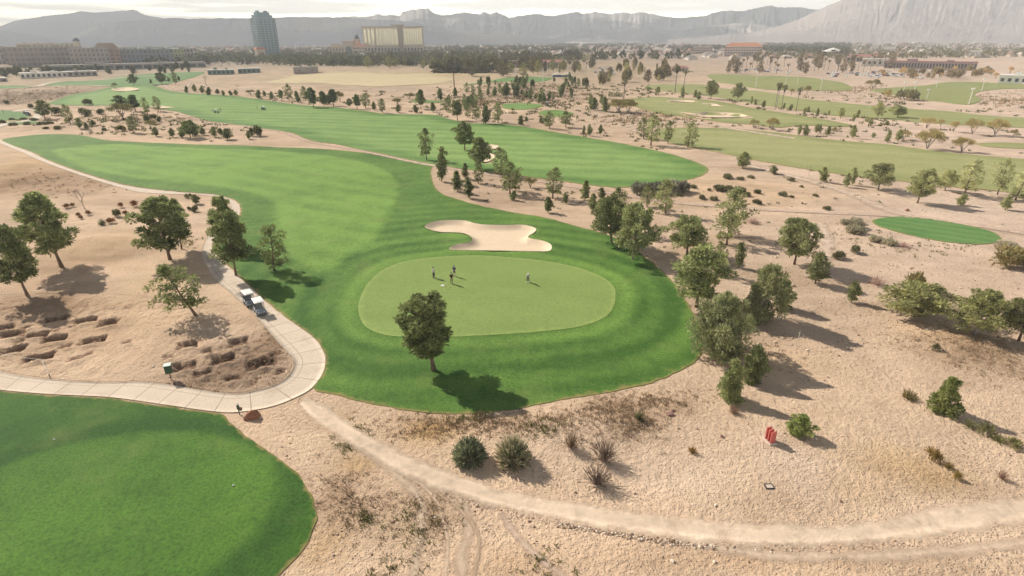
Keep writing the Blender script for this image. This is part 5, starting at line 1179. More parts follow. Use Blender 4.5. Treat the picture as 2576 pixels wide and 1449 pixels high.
q = at(1328, 711) + Vector((0, 0, .085)); pp = person('golfer bent over a putt alone, pale blue shirt, dark trousers and white cap', q, -1.5, M_BLUEW, M_DARK, M_WHITE, 'putt'); putter(q, -1.5, (.43, .01, .84), (.62, .0, .01), 'putter of the golfer bent over a putt')
for bx, by, src, rz, lab in ((535.5, 281, pw, .2, 'tiny golfer at the left of the cart on the striped fairway'), (554.5, 281, pd, 1.9, 'tiny golfer at the right of the cart on the striped fairway'), (648, 275, pd, .4, 'tiny golfer standing left of the cart with one golfer'), (1326, 266, pd, .4, 'tiny golfer on the oval tee beyond the striped fairway'), (1391, 265, pn_, .4, 'tiny golfer by the cart beyond the striped fairway, left of two'), (1398, 266, pw, 2, 'tiny golfer by the cart beyond the striped fairway, right of two'), (9, 286, pd, 1, 'tiny golfer on the small tee at the left edge')):
    dup(src, at(bx, by) + Vector((0, 0, .08)), rz, lab, 'golfers far off')

# ------------------------------------------------------------------ small things on the course
a_, b_ = at(1108, 721), at(1147, 727)
fl = thing('flagstick', 'flagstick with white flag laid flat on the putting green', 'flagstick', a_ + Vector((0, 0, .11)), math.atan2(b_.y - a_.y, b_.x - a_.x))
M_YEL = plain('yellow_paint', (.62, .55, .12), .5, var=.05)
MB().tube([(0, 0, 0), (2.25, 0, 0)], .016, 6).obj('pole', M_YEL, fl)
fm_ = MB(); fm_.poly([(.02, 0, 0), (.02, .36, .05), (.25, .42, .10), (.52, .34, .03), (.52, 0, .02), (.25, .02, .05)], [(0, 5, 2, 1), (5, 4, 3, 2)]); fm_.poly([(.02, 0, -.012), (.02, .36, .038), (.25, .42, .088), (.52, .34, .018), (.52, 0, .008), (.25, .02, .038)], [(0, 1, 2, 5), (5, 2, 3, 4)]); fm_.obj('flag', M_WHITE, fl)
for f0 in (.8, 1.5): MB().tube([(f0, 0, 0), (f0 + .3, 0, 0)], .02, 6).obj('band', M_BLACK, fl)
M_GRN = plain('dark_green_paint', (.03, .07, .045), .5, var=.15); M_TIMB = plain('weathered_post', (.12, .075, .05), .9, var=.3)
q = at(431, 955); bn = thing('waste_bin', 'green square waste bin with pale lid on a thin post beside the path', 'bin', q)
m = MB(); m.box((0, 0, 1.35), (.62, .62, .95), .4, 1.06); m.obj('box', M_GRN, bn, .03); m = MB(); m.box((0, 0, 1.85), (.70, .70, .07), .4); m.obj('lid', plain('pale_mint_paint', (.55, .66, .60), .5, var=.05), bn, .02); m = MB(); m.tube([(0, 0, -.1), (0, 0, .9)], .045, 8); m.box((0, 0, .28), (.42, .05, .05), .5); m.obj('post', M_TIMB, bn)
q = at(603, 1043); bw = thing('ball_washer', 'dark ball washer on a short post at the path edge by the red boulder', 'ball washer', q)
m = MB(); m.lathe((0, 0, .62), [(.10, 0), (.13, .05), (.13, .42), (.09, .48)], 10); m.obj('tank', M_GRN, bw); m = MB(); m.tube([(0, 0, -.1), (0, 0, .62)], .05, 8); m.obj('post', M_BLACK, bw); m = MB(); m.tube([(0, 0, 1.1), (0, 0, 1.28), (.14, 0, 1.28)], .03, 6); m.obj('handle', M_STEEL, bw); m = MB(); m.box((.22, 0, .66), (.22, .2, .3)); m.obj('sand_bucket', M_TIMB, bw, .02)
def rock_mesh(seed, rad, mat, name='rock', flat_=.7):
    bm = bmesh.new(); bmesh.ops.create_icosphere(bm, subdivisions=2, radius=1); r = np.random.default_rng(seed); pl = unit(r.normal(size=(14, 3))); dd = r.uniform(.55, .95, 14)
    for v in bm.verts:
        c = np.array(v.co); s_ = min([1.0] + [d / max(c @ p, 1e-3) for p, d in zip(pl, dd) if c @ p > d]); v.co = Vector(c * s_ * rad * np.array([1.05, .9, flat_]))
    me = bpy.data.meshes.new(name); bm.to_mesh(me); bm.free(); me.materials.append(mat); return me
M_RRK = plain('red_sandstone', (.27, .12, .075), .95, var=.35, scale=2.5); M_TRK = plain('tan_stone', (.44, .32, .24), .95, var=.3, scale=4); M_MRK = plain('mauve_stone', (.26, .15, .13), .95, var=.3, scale=3); M_LRK = plain('pale_stone', (.66, .56, .46), .95, var=.15, scale=3)
m = MB(); m.poly([(-.75, -.4, -.2), (.75, -.5, -.2), (.8, .45, -.2), (-.65, .5, -.2), (-.62, -.34, .35), (.2, -.25, .98), (.72, -.42, .42), (.5, .2, .72), (-.3, .3, .6), (-.1, -.5, .4)], [(0, 1, 6, 9), (0, 9, 4), (9, 6, 5), (9, 5, 4), (1, 2, 7, 6), (6, 7, 5), (2, 3, 8, 7), (3, 0, 4, 8), (4, 5, 8), (5, 7, 8), (0, 3, 2, 1)])
q = at(634, 1050); o = m.obj('boulder', M_RRK, None, .05); o.location = q; o.rotation_euler = (0, 0, .2); tag(o, 'red-brown pointed boulder beside the curve of the path', 'boulder')
for i, (bx, by, wp, mt, lab) in enumerate(((1684, 1043, 22, M_MRK, 'mauve boulder on the gravel below the turf, larger of a touching pair'), (1692, 1034, 14, M_MRK, 'small mauve rock touching the larger mauve boulder'), (1636, 995, 12, M_RRK, 'lone reddish rock just below the turf edge'), (1706, 1078, 9, M_TRK, 'small tan rock under the mauve boulders'), (1752, 1078, 10, M_TRK, 'tan rock on the gravel right of the mauve boulders'), (1816, 1099, 11, M_MRK, 'dark rock left of the red slab marker'), (2053, 1105, 8, M_LRK, 'pale rock at the small pine bush foot'), (2423, 1035, 9, M_LRK, 'bright rock right of the lopsided young pine'), (2281, 530, 15, M_RRK, 'orange-red rock beside the far dirt track'), (1692, 1413, 12, M_LRK, 'pale rock below the dirt road, left of two'), (1797, 1414, 11, M_LRK, 'pale rock below the dirt road, right of two'), (387, 923, 9, M_LRK, 'round white rock left of the green bin'), (2115, 1262, 9, M_MRK, 'dark rock just above the dirt road'), (1800, 1272, 9, M_LRK, 'pale rock above the dirt road under the utility lid'), (1330, 1312, 7, M_MRK, 'lone dark rock on the lower edge of the dirt road'), (968, 840 + 0, 6, M_TRK, ''))):
    if not lab: continue
    q = at(bx, by); o = link('rock', rock_mesh(200 + i, wp * mpp(q) / 2, mt)); o.location = q + Vector((0, 0, .06)); o.rotation_euler = (0, 0, i * 1.3); tag(o, lab, 'rock')
M_REDP = plain('red_painted_board', (.50, .12, .10), .6, var=.08); M_CONC = plain('concrete', (.55, .46, .38), .9, var=.12)
q = at(1940, 1115); sg = thing('slab_marker', 'row of three upright red slabs on a pale concrete base on gravel', 'marker', q, .0)
c0 = at(1948, 1119); c1 = at(1929, 1100) ; ax = Vector((c1.x - c0.x, c1.y - c0.y, 0)); ax.normalize(); an_ = math.atan2(ax.y, ax.x)
m = MB(); m.box((ax.x * .35, ax.y * .35, .06), (1.25, .7, .16), an_); m.obj('base', M_CONC, sg, .02)
for i in range(3):
    m = MB(); m.box((ax.x * (.34 * i - .10), ax.y * (.34 * i - .10), .68), (.12, .52, 1.2), an_ + .12); m.obj('slab', M_REDP, sg, .015)
q = at(1935, 1224); ul = thing('utility_lid', 'rectangular utility lid set in the gravel above the dirt road', 'utility lid', q, .05)
m = MB(); m.box((0, .24, .03), (.66, .06, .08)); m.box((0, -.24, .03), (.66, .06, .08)); m.box((.30, 0, .03), (.06, .42, .08)); m.box((-.30, 0, .03), (.06, .42, .08)); m.obj('frame', M_BLACK, ul); m = MB(); m.box((0, 0, .02), (.54, .42, .05)); m.obj('lid', M_CONC, ul)
q = at(2004, 869); o = MB().tube([(0, 0, -.1), (.03, 0, height_to(q, 831))], [.03, .025], 6).obj('marker_stake', M_CREAM); o.location = q; tag(o, 'thin white marker stake standing in the olive tree shadow', 'stake')
for bx, by, lab in ((137, 1108, 'white tee marker ball on the lower grass tee, far left'), (588, 1224, 'white tee marker ball on the lower grass tee, near its right side')):
    q = at(bx, by); o = link('tee_marker', rock_mesh(300, .12, M_WHITE, 'tee_marker', .9)); o.location = q + Vector((0, 0, .13)); tag(o, lab, 'tee marker', 'tee markers')
q0, q1, q2 = at(-10, 898), at(108, 915), at(127, 953); rp_ = thing('rope_barrier', 'low pale rope on short stakes beside the path at the left edge', 'rope barrier', q1)
m = MB(); ps = [q0 - q1, Vector((0, 0, 0)), q2 - q1]; pp_ = []
for A, B in ((ps[0], ps[1]), (ps[1], ps[2])):
    for i in range(9): u_ = i / 8; pp_.append(A.lerp(B, u_) + Vector((0, 0, .55 - .35 * u_ * (1 - u_))))
m.tube(pp_, .022, 5).obj('rope', M_CREAM, rp_)
for A in ps: MB().tube([A - Vector((0, 0, .1)), A + Vector((0, 0, .6))], .03, 6).obj('stake', M_TIMB, rp_)
for i, (bx, by, ty) in enumerate(((1900,222,182),(1976,216,184),(2005,212,180),(2064,228,199),(2273,229,206),(2293,252,207),(2331,249,225),(2436,264,223),(2468,232,199),(2355,221,194),(1366,213,170),(1376,190,158),(1296,197,160),(1404,186,158),(1428,190,165),(1478,190,160))):
    q = at(bx, by); hh = height_to(q, ty); o = thing('light_pole', f'{ORD[i]} of the tall range poles with a lamp head, listed around the driving ranges' if 0 else ('tall white floodlight pole on the driving range' if i < 10 else 'tall pale net pole near the low clubhouse'), 'light pole', q, 0, 'floodlight poles of the range' if i < 10 else 'net poles by the clubhouse')
    MB().tube([(0, 0, 0), (0, 0, hh)], [.28, .16], 6).obj('pole', M_CREAM, o)
    if i < 10: m = MB(); m.box((0, 0, hh), (1.8, .5, .7)); m.obj('lamp_head', M_WHITE, o, .05)
q = at(1143, 219); hh = height_to(q, 146); o = MB().tube([(0, 0, 0), (-.5, 0, hh)], [.4, .22], 7).obj('wooden_pole', M_TIMB); o.location = q; tag(o, 'tall bare brown pole at the right end of the dry field', 'pole')

# ------------------------------------------------------------------ loose stones and dry weeds (nobody could count them)
def in_any(x, y, polys):
    r = np.zeros(len(x), bool)
    for P in polys: r |= inside(P, x, y)
    return r
PATHPOLY = np.array([flat(*p) for p in PATHL_IN] + [flat(*p) for p in PATHL_OUT[::-1]])
ROADPOLY = np.array([flat(*p) for p in ROAD_T] + [flat(*p) for p in ROAD_B[::-1]])
ico = bmesh.new(); bmesh.ops.create_icosphere(ico, subdivisions=1, radius=1); ico.verts.ensure_lookup_table()
IV = np.array([v.co for v in ico.verts]); IF = np.array([[v.index for v in f.verts] for f in ico.faces]); ico.free()
def stones(name, px, py, rad, seed):
    r = np.random.default_rng(seed); P = np.array([flat(a, b) for a, b in zip(px, py)])
    ok = ~in_any(P[:, 0], P[:, 1], [ROUGH, TEE, PATHPOLY, OVAL]); P = P[ok]; rad = rad[ok]; n = len(P)
    V = IV[None] * (1 + r.uniform(-.32, .2, (n, len(IV), 1))) * rad[:, None, None] * np.stack([r.uniform(.8, 1.3, n), r.uniform(.7, 1.1, n), r.uniform(.45, .85, n)], 1)[:, None, :]
    V[..., 0] += P[:, None, 0]; V[..., 1] += P[:, None, 1]; V[..., 2] += (H(P[:, 0], P[:, 1]) + rad * .15)[:, None]
    F = (IF[None] + (np.arange(n) * len(IV))[:, None, None]).reshape(-1, 3)
    o = link(name, mk_mesh(name, V.reshape(-1, 3), F, M_STONES, False, np.repeat(r.random(n), len(IV)))); o['kind'] = 'stuff'; return o
k = NT('loose_stone', .95, .05); k.base(k.ramp(k.attr('tone'), [(0, (.22, .14, .10)), (.4, (.44, .32, .23)), (.75, (.56, .44, .34)), (1, (.72, .62, .52))])); M_STONES = k.m
r = np.random.default_rng(77)
N = 5200; px = r.uniform(700, 2700, N); py = 1449 - 640 * r.random(N) ** .8
dens = fbm(px * .006, py * .012, 3); kp = (dens > .42 + .1 * r.random(N)) & ~inside(np.array(ROAD_T + ROAD_B[::-1]), px, py); px, py = px[kp], py[kp]
rad = np.exp(r.normal(-2.95, .42, len(px)))
ex = np.interp(r.random(420) ** 1.0, [0, 1], [1400, 1800]); ey = np.interp(ex, [p[0] for p in ROAD_B], [p[1] for p in ROAD_B]) + r.normal(3, 4, 420)
fx = r.uniform(1000, 2300, 500); fy = np.interp(fx, [p[0] for p in ROAD_B], [p[1] for p in ROAD_B]) + r.normal(4, 5, 500)
stones('gravel', np.concatenate([px, ex, fx]), np.concatenate([py, ey, fy]), np.concatenate([rad, np.exp(r.normal(-2.5, .35, 420)), np.exp(r.normal(-2.9, .35, 500))]), 5)
N = 1500; px = r.uniform(1500, 2600, N); py = r.uniform(450, 900, N); stones('gravel', px, py, np.exp(r.normal(-2.3, .35, N)), 6)
def weeds(name, zones, n, mat, seed, L=(.1, .32), blades=10):
    r = np.random.default_rng(seed); C = []
    for cx_, cy_, wx, wy, k in zones:
        a = r.normal(cx_, wx, int(n * k)); b = r.normal(cy_, wy, int(n * k)); C += [flat(u_, min(v_, 1600)) for u_, v_ in zip(a, b) if v_ > 215]
    P = np.array(C); P = P[~in_any(P[:, 0], P[:, 1], [ROUGH, TEE, PATHPOLY, ROADPOLY, STRIPED, OVAL, EASTF, EASTG, EASTH, RANGEA, RANGEB, EASTS, MIDT, MIDU, MIDV, MIDG, FIELD, BACKL, LTEE, LTEE2])]
    far = np.clip(P[:, 1] / 80, 1, 4)
    Q = np.repeat(P, blades, 0); s = np.repeat(far, blades); Q = Q + r.normal(0, .16, Q.shape) * s[:, None]
    z = H(Q[:, 0], Q[:, 1]); D = r.normal(0, .7, (len(Q), 3)); D[:, 2] = np.abs(D[:, 2]) + .35
    LL = r.uniform(L[0], L[1], len(Q)) * s
    me = leaf_mesh(name, np.column_stack([Q, z]), D, LL, LL * .28, mat, r, np.clip(r.random(len(Q)) * .6 + np.repeat(r.random(len(P)) * .4, blades), 0, 1))
    o = link(name, me); o['kind'] = 'stuff'; return o
M_WEED = leaf_mat('dead_weeds', (.27, .18, .11), (.56, .42, .27), .1); M_WEEDG = leaf_mat('green_weeds', (.10, .11, .03), (.28, .25, .09), .1)
weeds('dry_weeds', [(1110, 1080, 90, 22, .06), (1190, 1072, 120, 20, .05), (1330, 1075, 120, 20, .05), (1420, 1085, 80, 24, .04), (1560, 1035, 80, 24, .09), (1590, 1085, 40, 18, .05), (1650, 1010, 60, 12, .04), (950, 1290, 80, 45, .03), (870, 1250, 40, 40, .03), (1080, 1300, 30, 40, .02), (640, 910, 60, 30, .035), (590, 962, 70, 10, .04), (695, 850, 18, 26, .03), (100, 238, 110, 9, .10), (30, 252, 60, 6, .03), (2480, 895, 70, 30, .10), (2380, 860, 80, 20, .05), (200, 460, 130, 16, .05), (1150, 840, 1, 1, 0), (1900, 905, 60, 20, .04)], 2600, M_WEED, 9, L=(.08, .26))
weeds('green_weeds', [(890, 1105, 26, 18, .1), (1180, 1060, 60, 10, .06), (1050, 1320, 46, 36, .035), (980, 1440, 50, 20, .02), (920, 1310, 12, 10, .02), (1360, 1090, 30, 12, .04), (2150, 600, 60, 14, .05), (2330, 625, 80, 12, .06), (470, 610, 18, 8, .05), (1350, 1420, 40, 20, .02)], 900, M_WEEDG, 10)
weeds('dry_weeds', [(1330, 240, 90, 12, .5), (1200, 260, 40, 10, .2), (1700, 280, 60, 8, .15), (1600, 300, 60, 8, .15), (2300, 240, 120, 8, .2), (2150, 226, 60, 5, .12), (2530, 258, 40, 8, .12), (340, 300, 120, 12, .12), (2350, 420, 140, 30, .0)], 1100, M_WEED, 12, blades=8)

weeds('desert_brush', [(1700, 300, 260, 34, .30), (2230, 300, 220, 34, .28), (2250, 420, 200, 40, .08), (380, 315, 170, 16, .20), (1300, 262, 130, 18, .30), (1600, 225, 140, 12, .22), (760, 250, 160, 8, .12), (1650, 560, 200, 40, .05), (1400, 470, 90, 20, .05)], 900, M_BUSH, 14, L=(.12, .34), blades=16)
# ------------------------------------------------------------------ buildings
def wallm(name, c, var=.12): return plain(name, c, .9, var=var, scale=.08)
k = NT('dark_glass', .15, .5); k.base(k.mix(k.noise(.2, 2), (.03, .04, .05), (.07, .09, .10))); M_GLASS = k.m
k = NT('teal_glass', .2, .5); k.base(k.mix(k.noise(.15, 2), (.03, .08, .12), (.08, .17, .22))); M_TEAL = k.m
k = NT('gold_glass', .18, .6); k.base(k.mix(k.noise(.12, 3), (.30, .29, .20), (.54, .51, .38))); k.b.inputs['Metallic'].default_value = .35; M_GOLD = k.m
W_SHARE = {}
def win_mesh(w, h, mat):
    key = (round(w, 2), round(h, 2), mat.name)
    if key not in W_SHARE:
        m = MB(); m.box((0, 0, 0), (w, .16, h)); W_SHARE[key] = m.mesh('window', mat)
    return W_SHARE[key]
def place(px0, px1, pyb, pyt):
    p = at((px0 + px1) / 2, pyb); s = mpp(p); return p, (px1 - px0) * s, height_to(p, pyt)
def building(name, label, cat, px0, px1, pyb, pyt, depth, wall, roofm, storeys=3, bays=8, win=M_GLASS, roof='flat', wf=(.55, .55), yaw=0, group=None, side=0, band=None):
    p, W, Ht = place(px0, px1, pyb, pyt)
    face = -math.atan2(p.x, p.y)
    t = thing(name, label, cat, p, face + yaw, group)
    rh = Ht * .28 if roof == 'hip' else 0; hw = Ht - rh
    m = MB(); m.box((0, depth / 2, hw / 2 - 1), (W, depth, hw + 2)); m.obj('wall', wall, t)
    if roof == 'hip':
        e = 1.0; r_ = min(depth, W) * .35; m = MB(); z0 = hw + .02
        m.poly([(-W/2 - e, -e, z0), (W/2 + e, -e, z0), (W/2 + e, depth + e, z0), (-W/2 - e, depth + e, z0), (-W/2 + r_, depth/2, z0 + rh), (W/2 - r_, depth/2, z0 + rh)], [(0, 1, 5, 4), (1, 2, 5), (2, 3, 4, 5), (3, 0, 4), (0, 3, 2, 1)]); m.obj('roof', roofm, t)
    else:
        m = MB(); m.box((0, depth/2, hw + .25), (W + .8, depth + .8, .5)); ro = m.obj('roof', roofm, t)
        if W > 25:
            m = MB(); m.box((-W * .2, depth * .5, hw + 1.5), (W * .12, depth * .3, 2.2)); m.obj('plant_room', wall, ro); m = MB(); m.box((W * .22, depth * .4, hw + 1.2), (W * .08, depth * .25, 1.6)); m.obj('plant_room', wall, ro)
    sh = hw / storeys; bw = W / max(bays, 1)
    for s in range(storeys):
        if band: m = MB(); m.box((0, -.25, s * sh + sh * .97), (W + .4, .5, sh * .12)); m.obj('ledge', band, t)
        for b in range(bays):
            o = link('window', win_mesh(bw * wf[0], sh * wf[1], win), t, (-W/2 + bw * (b + .5), -.05, s * sh + sh * .5))
    if side:
        nb = max(2, int(depth / bw))
        sx = 1 if p.x < 0 else -1
        for s in range(storeys):
            for b in range(min(nb, 5)):
                o = link('window', win_mesh(bw * wf[0], sh * wf[1], win), t, (sx * (W/2 + .05), depth * (b + .5) / min(nb, 5), s * sh + sh * .5)); o.rotation_euler = (0, 0, math.pi / 2)
    return t, W, Ht
BRN = wallm('brown_render', (.27, .205, .17)); BRN2 = wallm('grey_brown_render', (.34, .30, .27)); BRN3 = wallm('red_brown_render', (.33, .19, .14)); BEI = wallm('beige_render', (.50, .43, .34)); LIME = wallm('lime_render', (.36, .38, .16)); SLATE = wallm('slate_render', (.19, .21, .24)); WHT = wallm('white_render', (.72, .67, .60)); PNK = wallm('pink_beige_render', (.60, .47, .40)); ORG = plain('orange_tile', (.50, .22, .12), .9, var=.15, scale=.3); RDT = plain('red_tile', (.36, .16, .13), .9, var=.15, scale=.3); GRT = plain('grey_roofing', (.30, .28, .26), .9, var=.15, scale=.2); WRF = plain('white_roofing', (.76, .73, .68), .8, var=.05, scale=.2); TEALW = plain('teal_wall', (.20, .28, .24), .7, var=.1); TANT = plain('tan_tile', (.42, .30, .21), .9, var=.15, scale=.3); PALEB = wallm('pale_teal_render', (.16, .25, .29))
gA = 'brown apartment blocks at the far left'
building('apartment_block', 'long brown four-storey block under a small dome', 'building', 40, 192, 168, 118, 26, BRN, GRT, 4, 15, band=BRN2, group=gA, wf=(.6, .6))
building('apartment_block', 'low pale-roofed block at the left picture edge', 'building', -60, 42, 166, 120, 24, BRN2, WRF, 3, 8, group=gA)
building('apartment_block', 'grey-brown block with red corner, right of the long brown one', 'building', 192, 274, 166, 121, 24, BRN2, GRT, 4, 9, band=BRN, group=gA)
building('apartment_block', 'narrow red-brown end block with pitched roof', 'building', 270, 306, 162, 110, 20, BRN3, TANT, 4, 3, roof='hip', group=gA)
building('apartment_block', 'dark block with a white awning between the red-brown and slate ones', 'building', 308, 362, 160, 124, 20, SLATE, GRT, 3, 6, group=gA)
building('apartment_block', 'slate block with a glass gable beside the lime one', 'building', 362, 436, 158, 124, 22, SLATE, TEALW, 3, 8, group=gA, wf=(.6, .6))
building('apartment_block', 'lime green block with small square windows', 'building', 436, 467, 154, 124, 18, LIME, GRT, 3, 4, wf=(.35, .4), group=gA)
building('apartment_block', 'pale grey block right of the lime green one', 'building', 466, 490, 153, 122, 18, BRN2, GRT, 3, 3, group=gA)
building('apartment_block', 'taller rear block with brown gables behind the dome', 'building', 250, 300, 150, 108, 20, BRN2, TANT, 3, 6, roof='hip', group=gA)
building('apartment_block', 'rear cream block showing above the long brown one', 'building', 120, 200, 150, 110, 22, BEI, GRT, 3, 8, group=gA)
building('apartment_block', 'rear yellowish block at the far left behind the brown facade', 'building', 60, 122, 150, 110, 22, BEI, TANT, 3, 6, group=gA)
p, W_, H_ = place(198, 212, 150, 104); t_ = thing('domed_turret', 'small turret with a dark blue dome above the brown blocks', 'turret', p)
MB().cyl((0, 0, 0), W_ * .5, H_, 12).obj('wall', BEI, t_); h2 = height_to(p, 93) - H_; m = MB(); m.lathe((0, 0, H_), [(W_ * .55, 0), (W_ * .52, h2 * .3), (W_ * .36, h2 * .62), (W_ * .1, h2 * .82), (.25, h2)], 14); m.obj('dome', plain('dark_blue_copper', (.05, .09, .13), .4, var=.1), t_, smooth_=True)
t_, W_, H_ = building('parking_deck', 'long low parking deck with dark openings below the apartment blocks', 'parking deck', 152, 500, 175, 161, 22, BRN2, GRT, 1, 17, wf=(.8, .55))
building('low_building', 'long low white-roofed shed at the left behind the golf course', 'building', 65, 160, 196, 183, 12, WHT, WRF, 1, 9, group='low sheds behind the left course')
building('low_building', 'grey low shed right of the long white-roofed one', 'building', 178, 240, 192, 180, 12, BRN2, WRF, 1, 5, group='low sheds behind the left course')
building('low_building', 'pale low house with tan roof at the left picture edge', 'building', -20, 30, 182, 163, 14, BEI, TANT, 1, 3, roof='hip', group='low sheds behind the left course')
building('low_building', 'flat grey hut cut by the left picture edge', 'building', -12, 16, 206, 197, 8, BRN2, WRF, 1, 2, group='low sheds behind the left course')
building('pavilion', 'green-walled pavilion with white roof, left of the two by the field', 'pavilion', 527, 588, 188, 176, 9, TEALW, WRF, 1, 6, wf=(.7, .6), group='green pavilions by the dry field')
building('pavilion', 'green-walled pavilion with white roof, right of the two by the field', 'pavilion', 602, 654, 184, 172.5, 9, TEALW, WRF, 1, 5, wf=(.7, .6), group='green pavilions by the dry field')
building('shed', 'long grey-brown flat shed at the left end of the dry field', 'shed', 741, 800, 184, 169.5, 10, BRN2, GRT, 1, 2, wf=(.1, .2))
# glass tower: chamfered plan, stepped top, balconies on every floor
def ring(w, d, c): return [(-w + c, -d), (w - c, -d), (w, -d + c), (w, d - c), (w - c, d), (-w + c, d), (-w, d - c), (-w, -d + c)]
def shaft(w, d, c, z0, z1, name, mat, par):
    o = ring(w, d, c); m = MB(); n = len(o); m.poly([(x, y, z0) for x, y in o] + [(x, y, z1) for x, y in o], [tuple(range(n - 1, -1, -1)), tuple(range(n, 2 * n))] + [(i, (i + 1) % n, (i + 1) % n + n, i + n) for i in range(n)]); return m.obj(name, mat, par)
p = at(676, 146); s = mpp(p); tw = thing('glass_tower', 'tall stepped teal-grey tower standing alone before the mountains', 'tower', p, -math.atan2(p.x, p.y) + .5)
W2 = 36 * s * .70; D2 = W2 * .8; Hm = height_to(p, 47); Ht = height_to(p, 27)
shaft(W2, D2, W2 * .22, 0, Hm, 'wall', PALEB, tw)
shaft(W2 * .84, D2 * .84, W2 * .2, Hm, Hm + (Ht - Hm) * .45, 'upper_storey', PALEB, tw); shaft(W2 * .62, D2 * .62, W2 * .15, Hm + (Ht - Hm) * .45, Hm + (Ht - Hm) * .78, 'penthouse', PALEB, tw)
for sx in (-.42, .42): m = MB(); m.box((W2 * sx, 0, Hm + (Ht - Hm) * .88), (W2 * .22, D2 * .4, (Ht - Hm) * .24)); m.obj('roof_turret', PALEB, tw)
NS = 17; sh = Hm / NS
for f, (nx, ny, half, dist) in enumerate(((0, -1, W2 * .78, D2), (1, 0, D2 * .72, W2), (-1, 0, D2 * .72, W2))):
    for i in range(3 if f else 4):
        u_ = (i - (1.0 if f else 1.5)) * half * 2 / (3 if f else 4); wd = half * 2 / (3 if f else 4) * .58
        m = MB(); m.box((0, 0, Hm * .5), (wd, .5, Hm * .96)); o = m.obj('window', M_TEAL, tw); o.location = (nx * (dist + .1) + (u_ if ny else 0), ny * (dist + .1) + (u_ if nx else 0), 0); o.rotation_euler = (0, 0, math.pi / 2 if nx else 0)
for f in range(NS):
    m = MB(); z = (f + 1) * sh - .2; o_ = ring(W2 + .9, D2 + .9, W2 * .22); n = len(o_); m.poly([(x, y, z) for x, y in o_] + [(x, y, z + .75) for x, y in o_], [tuple(range(n - 1, -1, -1)), tuple(range(n, 2 * n))] + [(i, (i + 1) % n, (i + 1) % n + n, i + n) for i in range(n)]); m.obj('balcony', BRN2 if 0 else wallm('tower_ledge', (.30, .38, .41)), tw)
for pxc, pyb, pyt, wp, lab in ((658, 151, 119, 20, 'square brick-red pylon tower below the teal tower'),):
    p, W_, H_ = place(pxc - wp / 2, pxc + wp / 2, pyb, pyt); t_ = thing('brick_pylon', lab, 'pylon', p, -math.atan2(p.x, p.y) + .3)
    m = MB(); m.box((0, 0, H_ * .42), (W_, W_, H_ * .84)); m.obj('wall', PNK, t_); m = MB(); m.box((0, 0, H_ * .45), (W_ * .55, W_ * 1.04, H_ * .3)); m.obj('panel', BRN3, t_); m = MB(); m.box((0, 0, H_ * .92), (W_ * 1.25, W_ * 1.25, H_ * .16), 0, .75); m.obj('roof', ORG, t_)
# hotel with tall arched gold windows
p, W_, H_ = place(918, 1066, 140, 68); face = -math.atan2(p.x, p.y)
ht_ = thing('hotel', 'wide hotel block with tall gold arched windows', 'hotel', p, face - .12)
DPT = 22
m = MB(); m.box((0, DPT / 2, H_ / 2), (W_, DPT, H_)); m.obj('wall', BEI, ht_); m = MB(); m.box((0, DPT / 2, H_ + .5), (W_ + 2, DPT + 2, 1.6)); m.obj('roof', TANT, ht_)
cx_ = W_ * .13; hc = height_to(p, 62); m = MB(); m.box((cx_, DPT / 2 - 1.2, hc / 2), (W_ * .065, DPT + 2, hc)); m.obj('stair_tower', wallm('dark_beige_render', (.33, .28, .21)), ht_); m = MB(); m.box((cx_ - W_ * .05, DPT / 2, H_ + 3), (W_ * .22, DPT * .6, 5)); m.obj('penthouse', BEI, ht_)
def arch(w, h, z0, mat, y=-.3):
    pts = [(-w/2, z0), (w/2, z0), (w/2, z0 + h - w/2)] + [(w/2 * math.cos(a), z0 + h - w/2 + w/2 * math.sin(a)) for a in [i * math.pi / 8 for i in range(1, 8)]] + [(-w/2, z0 + h - w/2)]
    m = MB(); m.prism(pts, y, y + .5); return m
za, ha = H_ * .38, H_ * .57
am = {}
for x0, x1, n in ((-.49, -.30, 3), (-.28, .085, 8), (.18, .49, 8)):
    bw = (x1 - x0) * W_ / n
    key = round(bw, 2)
    if key not in am: am[key] = arch(bw * .70, ha, za, M_GOLD).mesh('window', M_GOLD)
    for i in range(n): link('window', am[key], ht_, (x0 * W_ + bw * (i + .5), 0, 0))
for i in range(7): m = MB(); m.box((0, -.25, za + ha * (i + .6) / 7.2), (W_ * .98, .5, .35)); m.obj('spandrel', BEI, ht_)
for i in range(18): link('window', win_mesh(W_ * .03, H_ * .10, M_GLASS), ht_, (-W_ * .47 + W_ * .94 * i / 17, -.05, H_ * .22))
m = MB(); m.box((W_ * .1, -4, H_ * .08), (W_ * .8, 8, H_ * .16)); m.obj('podium', wallm('grey_podium', (.26, .22, .20)), ht_)
tb = at(994, 140); p2_ = Vector((tb.x, tb.y + 30, 0)); o = MB().tube([(0, 0, 0), (0, 0, height_to(p2_, 39))], [1.2, .4], 6).obj('antenna_mast', M_STEEL); o.location = p2_; tag(o, 'thin antenna mast rising behind the hotel roof', 'mast')
building('casino_hall', 'beige hall with gabled front left of the hotel', 'building', 831, 868, 142, 110, 24, BEI, TANT, 2, 5, roof='hip', wf=(.4, .5))
p, W_, H_ = place(866, 892, 142, 106); t_ = thing('arched_entrance', 'beige entrance building with one big dark arch', 'building', p, -math.atan2(p.x, p.y)); m = MB(); m.box((0, 8, H_ / 2), (W_, 16, H_)); m.obj('wall', BEI, t_); arch(W_ * .5, H_ * .72, 0, M_GLASS, -.3).obj('doorway', M_GLASS, t_); m = MB(); m.box((0, 8, H_ + .6), (W_ + 2, 18, 1.4)); m.obj('roof', ORG, t_)
